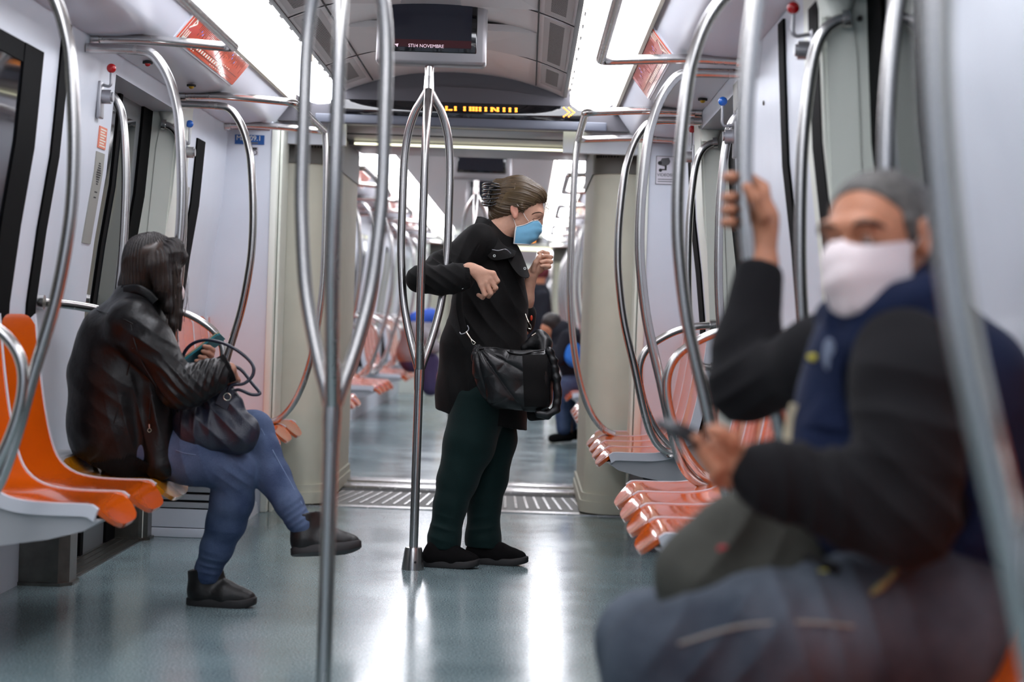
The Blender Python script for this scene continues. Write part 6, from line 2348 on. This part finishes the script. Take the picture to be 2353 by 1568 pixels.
    g = Blob(.01); a_, c_ = V3(w(1775, 1098, 2.805)), V3(w(1722, 1080, 2.818)); g.cone(a_, c_, .053, .046, 0)
    g.clip(c_, c_ - a_); g.clip(a_, a_ - c_)
    skin_obj('cuff', g, .004, M['rib'], jac, 0)
    v = Blob(.04)
    v.chain([(w(2065, 760, 3.03), .120), (w(2085, 940, 3.05), .176), (w(2100, 1140, 3.05), .186), (w(2135, 1430, 3.05), .190)], .05)
    v.cone(w(1950, 830, 2.98), w(1925, 1040, 2.98), .06, .075, .05)
    v.cone(w(2260, 860, 3.03), w(2280, 1350, 3.04), .07, .09, .06)
    # arm holes
    v.cone(w(2090, 850, 2.66), w(2090, 900, 2.885), .098, .098, .03, None, True)
    v.cone(w(2090, 1150, 2.62), w(2100, 1150, 2.83), .13, .11, .03, None, True)
    v.cone(w(1880, 830, 3.50), w(1960, 810, 3.20), .095, .090, .03, None, True)
    v.clip(w(2120, 1530), (0, 0, -1))
    vest_m = mat('navy_vest', (15, 27, 56), .8, spec=.2, sheen=.05, bump=.0008, bump_scale=220, noise_amt=.15, noise_scale=9)
    vs_ = skin_obj('vest', v, .005, vest_m, body, 1, lambda P: folds(P, w(2150, 1250, 2.86), .22, (.3, 0, 1), .08, .006, 6, 1.3) + folds(P, w(1930, 900, 2.9), .15, (1, 0, .4), .07, .005, 2, 1.3) + .003 * wob(P, 16, 5))
    # high folded collar
    cl = Blob(.02)
    for i in range(10):
        a1, a2 = -2.6 + i * .52, -2.6 + (i + 1) * .52
        def q(a):
            return w(2040, 720, 3.01) + Vector((.092 * math.cos(a), .088 * math.sin(a), .028 * math.cos(a) + .012))
        cl.cone(q(a1), q(a2), .034, .034, .02)
        cl.cone(q(a1) + Vector((0, 0, -.05)), q(a2) + Vector((0, 0, -.05)), .040, .040, .02)
    skin_obj('vest_collar', cl, .005, vest_m, vs_, 1, lambda P: .004 * wob(P, 30, 4))
    def vv(px, py, l=.002):
        p = v.surf(px, py, 2.8); return p + (CAM - p).normalized() * l
    G = [[vv(1885 + i * 26 - k * 12, 905 + k * 17 + i * 4) for i in range(5)] for k in range(5)]
    g = MB(); g.slab(G, (0, .006, 0)); mk('pocket_flap', g, vest_m, vs_, 60)
    p = vv(1868, 822, .004)
    g = MB(); g.ball(p, (.009, .003, .006), 12, 8); mk('yellow_badge', g, mat('yellow_badge', (206, 190, 60), .6), vs_, 60)
    p = vv(1905, 815, .004)
    g = MB(); g.ball(p, (.010, .003, .026), 12, 8); mk('grey_badge', g, mat('grey_badge', (120, 130, 150), .6), vs_, 60)
    g = MB(); flat_tube(g, catmull([vv(1830, 930), vv(1815, 1000), vv(1825, 1070)], 5), .010, .002, (1, 0, 0)); mk('cream_edge', g, mat('cream_lining', (204, 190, 160), .8), vs_, 60)

    # jeans
    tr = Blob(.03)
    tr.chain([(w(2140, 1440, 2.94), .145), (w(1960, 1455, 2.88), .118), (w(1760, 1468, 2.83), .100), (w(1530, 1520, 2.80), .084)], .03)
    kn2 = w(1520, 1530, 2.80); tr.chain([(kn2, .082), (Vector((kn2.x + .03, kn2.y, .28)), .072), (Vector((kn2.x + .05, kn2.y, .10)), .062)], .03)
    tr.chain([(w(2140, 1440, 3.14), .14), (w(1760, 1440, 3.20), .100), (w(1490, 1470, 3.22), .084)], .03)
    kf2 = w(1480, 1476, 3.22); tr.chain([(kf2, .082), (Vector((kf2.x + .02, kf2.y, .28)), .072), (Vector((kf2.x + .04, kf2.y, .10)), .062)], .03)
    tr.clip((0, 0, .075), (0, 0, -1))
    jn = skin_obj('jeans', tr, .005, M['denim_grey'], body, 1, lambda P: folds(P, w(1900, 1440, 2.8), .16, (1, 0, .4), .06, .007, 3, 1.5) + folds(P, w(1620, 1480, 2.75), .14, (.8, 0, -.5), .06, .006, 4, 1.4) + .002 * wob(P, 22, 7))
    g = MB(); g.tube(catmull([tr.surf(x, y, 2.8) for x, y in ((1560, 1480), (1700, 1440), (1850, 1430), (1960, 1440))], 6), .0024, 6); mk('seam', g, mat('seam_pale', (150, 148, 140), .8), jn, 60)
    for kk, dy in ((kn2, 0), (kf2, 0)):
        sneaker(body, (kk.x + .10, kk.y, 0), (kk.x - .17, kk.y - .01, 0), (0, 0, 1), 1.1, True, None, None, True)
    return body


man = seated_man()
telephone(at(1628, 1028, 2.80), at(1528, 972, 2.85), 'dark telephone held by the man in the navy vest', (.05, .95, .16), ('phone', 'phone', 'phone'), .036, .0055)


def backpack():
    w = lambda px, py, y=3.0: at(px, py, y)
    t = thing('backpack', 'olive grey backpack on the lap of the man in the navy vest', 'bag', at(1710, 1400, 3.0))
    b = Blob(.04)
    b.cone(w(1690, 1240), w(1650, 1330), .070, .095, .05, ((0, 1, 0), 1.2))
    b.cone(w(1650, 1330), w(1760, 1345), .085, .085, .05, ((0, 1, 0), 1.2))
    b.cone(w(1720, 1190), w(1780, 1300), .035, .08, .05)
    m_ = mat('olive_grey_canvas', (66, 66, 60), .8, spec=.2, bump=.0012, bump_scale=160, noise_amt=.15, noise_scale=10)
    skin_obj('pack', b, .005, m_, t, 1, lambda P: folds(P, w(1680, 1250, 2.9), .12, (.8, 0, -.6), .06, .007, 2, 1.4) + .004 * wob(P, 28, 4))
    p = b.surf(1662, 1262, 2.9)
    g = MB(); g.ball(p, (.010, .003, .006), 12, 8); mk('red_badge', g, mat('red_badge', (170, 32, 44), .5), t, 60)
    p = b.surf(1625, 1400, 2.9)
    g = MB(); g.tube([p, p + Vector((.02, -.002, .012))], .005, 8); mk('tan_tag', g, mat('tan_tag', (150, 124, 84), .6), t, 60)
    g = MB(); flat_tube(g, catmull([w(1850, 1290, 2.90), w(1890, 1300, 2.84), w(1925, 1315, 2.81)], 4), .012, .004, (0, 0, 1)); st = mk('strap', g, M['cotton_black'], t, 60)
    g = MB(); q = w(1895, 1318, 2.825); g.ball(q, (.014, .004, .006), 10, 6); mk('yellow_label', g, mat('yellow_label', (190, 180, 50), .5), st, 60)
    g = MB(); flat_tube(g, catmull([w(1990, 1370, 2.79), w(2030, 1345, 2.78), w(2060, 1310, 2.79)], 4), .007, .003, (1, 0, 1)); mk('khaki_strap', g, mat('khaki_strap', (140, 124, 76), .7), t, 60)
    return t


backpack()
# ------------------------------------------------------------------ passengers far down the train
def plain_person(label, base, h, parts, skin_pts, cat='person'):
    """small background figure: body as one skin, clothing over it; parts: (name, material, chains, flat)"""
    b = Blob(.02)
    for ch in skin_pts:
        if len(ch) == 2: b.ell(ch[0], ch[1])
        else: b.chain(ch[0], .02)
    body = skin_obj('person', b, .008, M['skin_m'], None, 1, None, base)
    tag(body, label, cat)
    for nm, m_, chains in parts:
        c = Blob(.03)
        for ch in chains: c.chain(ch, .03)
        skin_obj(nm, c, .009, m_, body, 1, lambda P: .004 * wob(P, 22, 3))
    return body


def far_people():
    dk = mat('dark_coat', (30, 32, 40), .8, spec=.2)
    Y = 16.2
    w = lambda px, py, y=Y: at(px, py, y)
    # seated, bent forward, jeans and blue bag
    hip = w(1335, 880); foot = w(1300, 1010)
    plain_person('distant blurred passenger in dark jacket and jeans, seated right beyond the gangway', Vector((hip.x, Y, .46)), 1,
                 [('jacket', dk, [[(w(1332, 862), .15), (w(1312, 800), .17), (w(1290, 765), .11)], [(w(1306, 775, Y - .16), .07), (w(1285, 825, Y - .18), .06), (w(1262, 800, Y - .1), .05)], [(w(1306, 775, Y + .16), .07), (w(1285, 825, Y + .18), .06), (w(1262, 800, Y + .1), .05)]]),
                  ('jeans', M['denim'], [[(w(1330, 885, Y - .09), .11), (w(1292, 893, Y - .1), .095), (w(1296, 985, Y - .1), .065)], [(w(1330, 885, Y + .09), .11), (w(1298, 893, Y + .12), .09), (w(1310, 980, Y + .12), .06)]]),
                  ('hair', M['hair_dark'], [[(w(1268, 741), .085), (w(1276, 752), .08)]]),
                  ('shoes', M['suede'], [[(w(1308, 1004, Y - .1), .045), (w(1268, 1008, Y - .12), .035)], [(w(1325, 998, Y + .12), .045), (w(1296, 1003, Y + .1), .035)]])],
                 [([(w(1262, 756), .075), (w(1280, 775), .06), (w(1315, 810), .10), (w(1332, 880), .10)],), ([(w(1330, 885), .07), (w(1298, 893), .06), (w(1305, 1000), .04)],), ([(w(1262, 800, Y - .1), .04), (w(1254, 806, Y - .05), .04)],)])
    c = w(1318, 812, Y - .22)
    t = thing('blue_bag', 'distant bright blue bag held by the seated passenger beyond the gangway', 'bag', c)
    b = Blob(.03); b.ell(c, (.075, .06, .10)); b.ell(c + Vector((.01, 0, -.06)), (.08, .07, .06))
    skin_obj('sack', b, .01, mat('bright_blue_cloth', (30, 112, 206), .6), t, 1, lambda P: .006 * wob(P, 40, 2))
    g = MB(); ring(g, c + Vector((0, -.01, .12)), .04, .008, (1, 0, 0), (0, 0, 1), 12, 6); mk('loop', g, dk, t, 60)
    # standing further away, dark coat over red
    Y2 = 22.5
    w2 = lambda px, py, y=Y2: at(px, py, y)
    p0 = w2(1236, 700); fx = p0.x
    sk = lambda x, z, r, dy=0: (Vector((fx + x, Y2 + dy, z)), r)
    plain_person('distant blurred passenger in a dark coat standing in the far aisle', Vector((fx, Y2, 0)), 1.7,
                 [('coat', dk, [[sk(0, .75, .17), sk(0, 1.1, .18), sk(0, 1.36, .15)], [sk(.06, 1.34, .08, -.14), sk(.08, .95, .07, -.2)], [sk(-.06, 1.34, .08, .14), sk(.02, .95, .07, .2)]]),
                  ('scarf', mat('red_cloth', (176, 24, 36), .7), [[sk(-.14, .9, .06), sk(-.13, 1.3, .06)]]),
                  ('trousers', dk, [[sk(0, .8, .12, -.08), sk(0, .1, .07, -.08)], [sk(0, .8, .12, .08), sk(.05, .1, .07, .1)]]),
                  ('cap', mat('maroon_cap', (92, 26, 34), .7), [[sk(.0, 1.62, .105), sk(.03, 1.64, .10)]]),
                  ('shoes', M['suede'], [[sk(.02, .05, .05, -.08), sk(-.12, .04, .04, -.08)], [sk(.06, .05, .05, .1), sk(-.08, .04, .04, .1)]])],
                 [([sk(0, 1.58, .09), sk(0, 1.4, .06), sk(0, 1.2, .11), sk(0, .8, .11)],), ([sk(0, .8, .08, -.08), sk(0, .1, .05, -.08)],), ([sk(0, .8, .08, .08), sk(.05, .1, .05, .1)],)])
    # seated on the left, grey and purple under a blue hood
    Y3 = 19.4
    w3 = lambda px, py, y=Y3: at(px, py, y)
    hp = w3(950, 830)
    plain_person('distant blurred passenger with a bright blue hood seated on the left beyond the gangway', Vector((hp.x, Y3, .46)), 1,
                 [('coat', mat('grey_coat', (140, 136, 140), .8), [[(w3(945, 810), .16), (w3(962, 770), .17), (w3(985, 762), .12)], [(w3(975, 770, Y3 - .15), .07), (w3(1000, 800, Y3 - .15), .06)]]),
                  ('hood', mat('blue_hood', (36, 84, 190), .6), [[(w3(958, 738), .10), (w3(988, 728), .09)]]),
                  ('skirt', mat('purple_cloth', (64, 54, 92), .8), [[(w3(945, 828), .13), (w3(985, 830), .11), (w3(988, 890), .09)]]),
                  ('shoes', M['suede'], [[(Vector((hp.x + .42, Y3, .05)), .05), (Vector((hp.x + .55, Y3, .04)), .04)]])],
                 [([(w3(980, 740), .08), (w3(970, 765), .06), (w3(955, 790), .10), (w3(945, 830), .10)],), ([(w3(945, 830), .07), (w3(985, 832), .06), (Vector((hp.x + .42, Y3, .07)), .04)],)])


far_people()
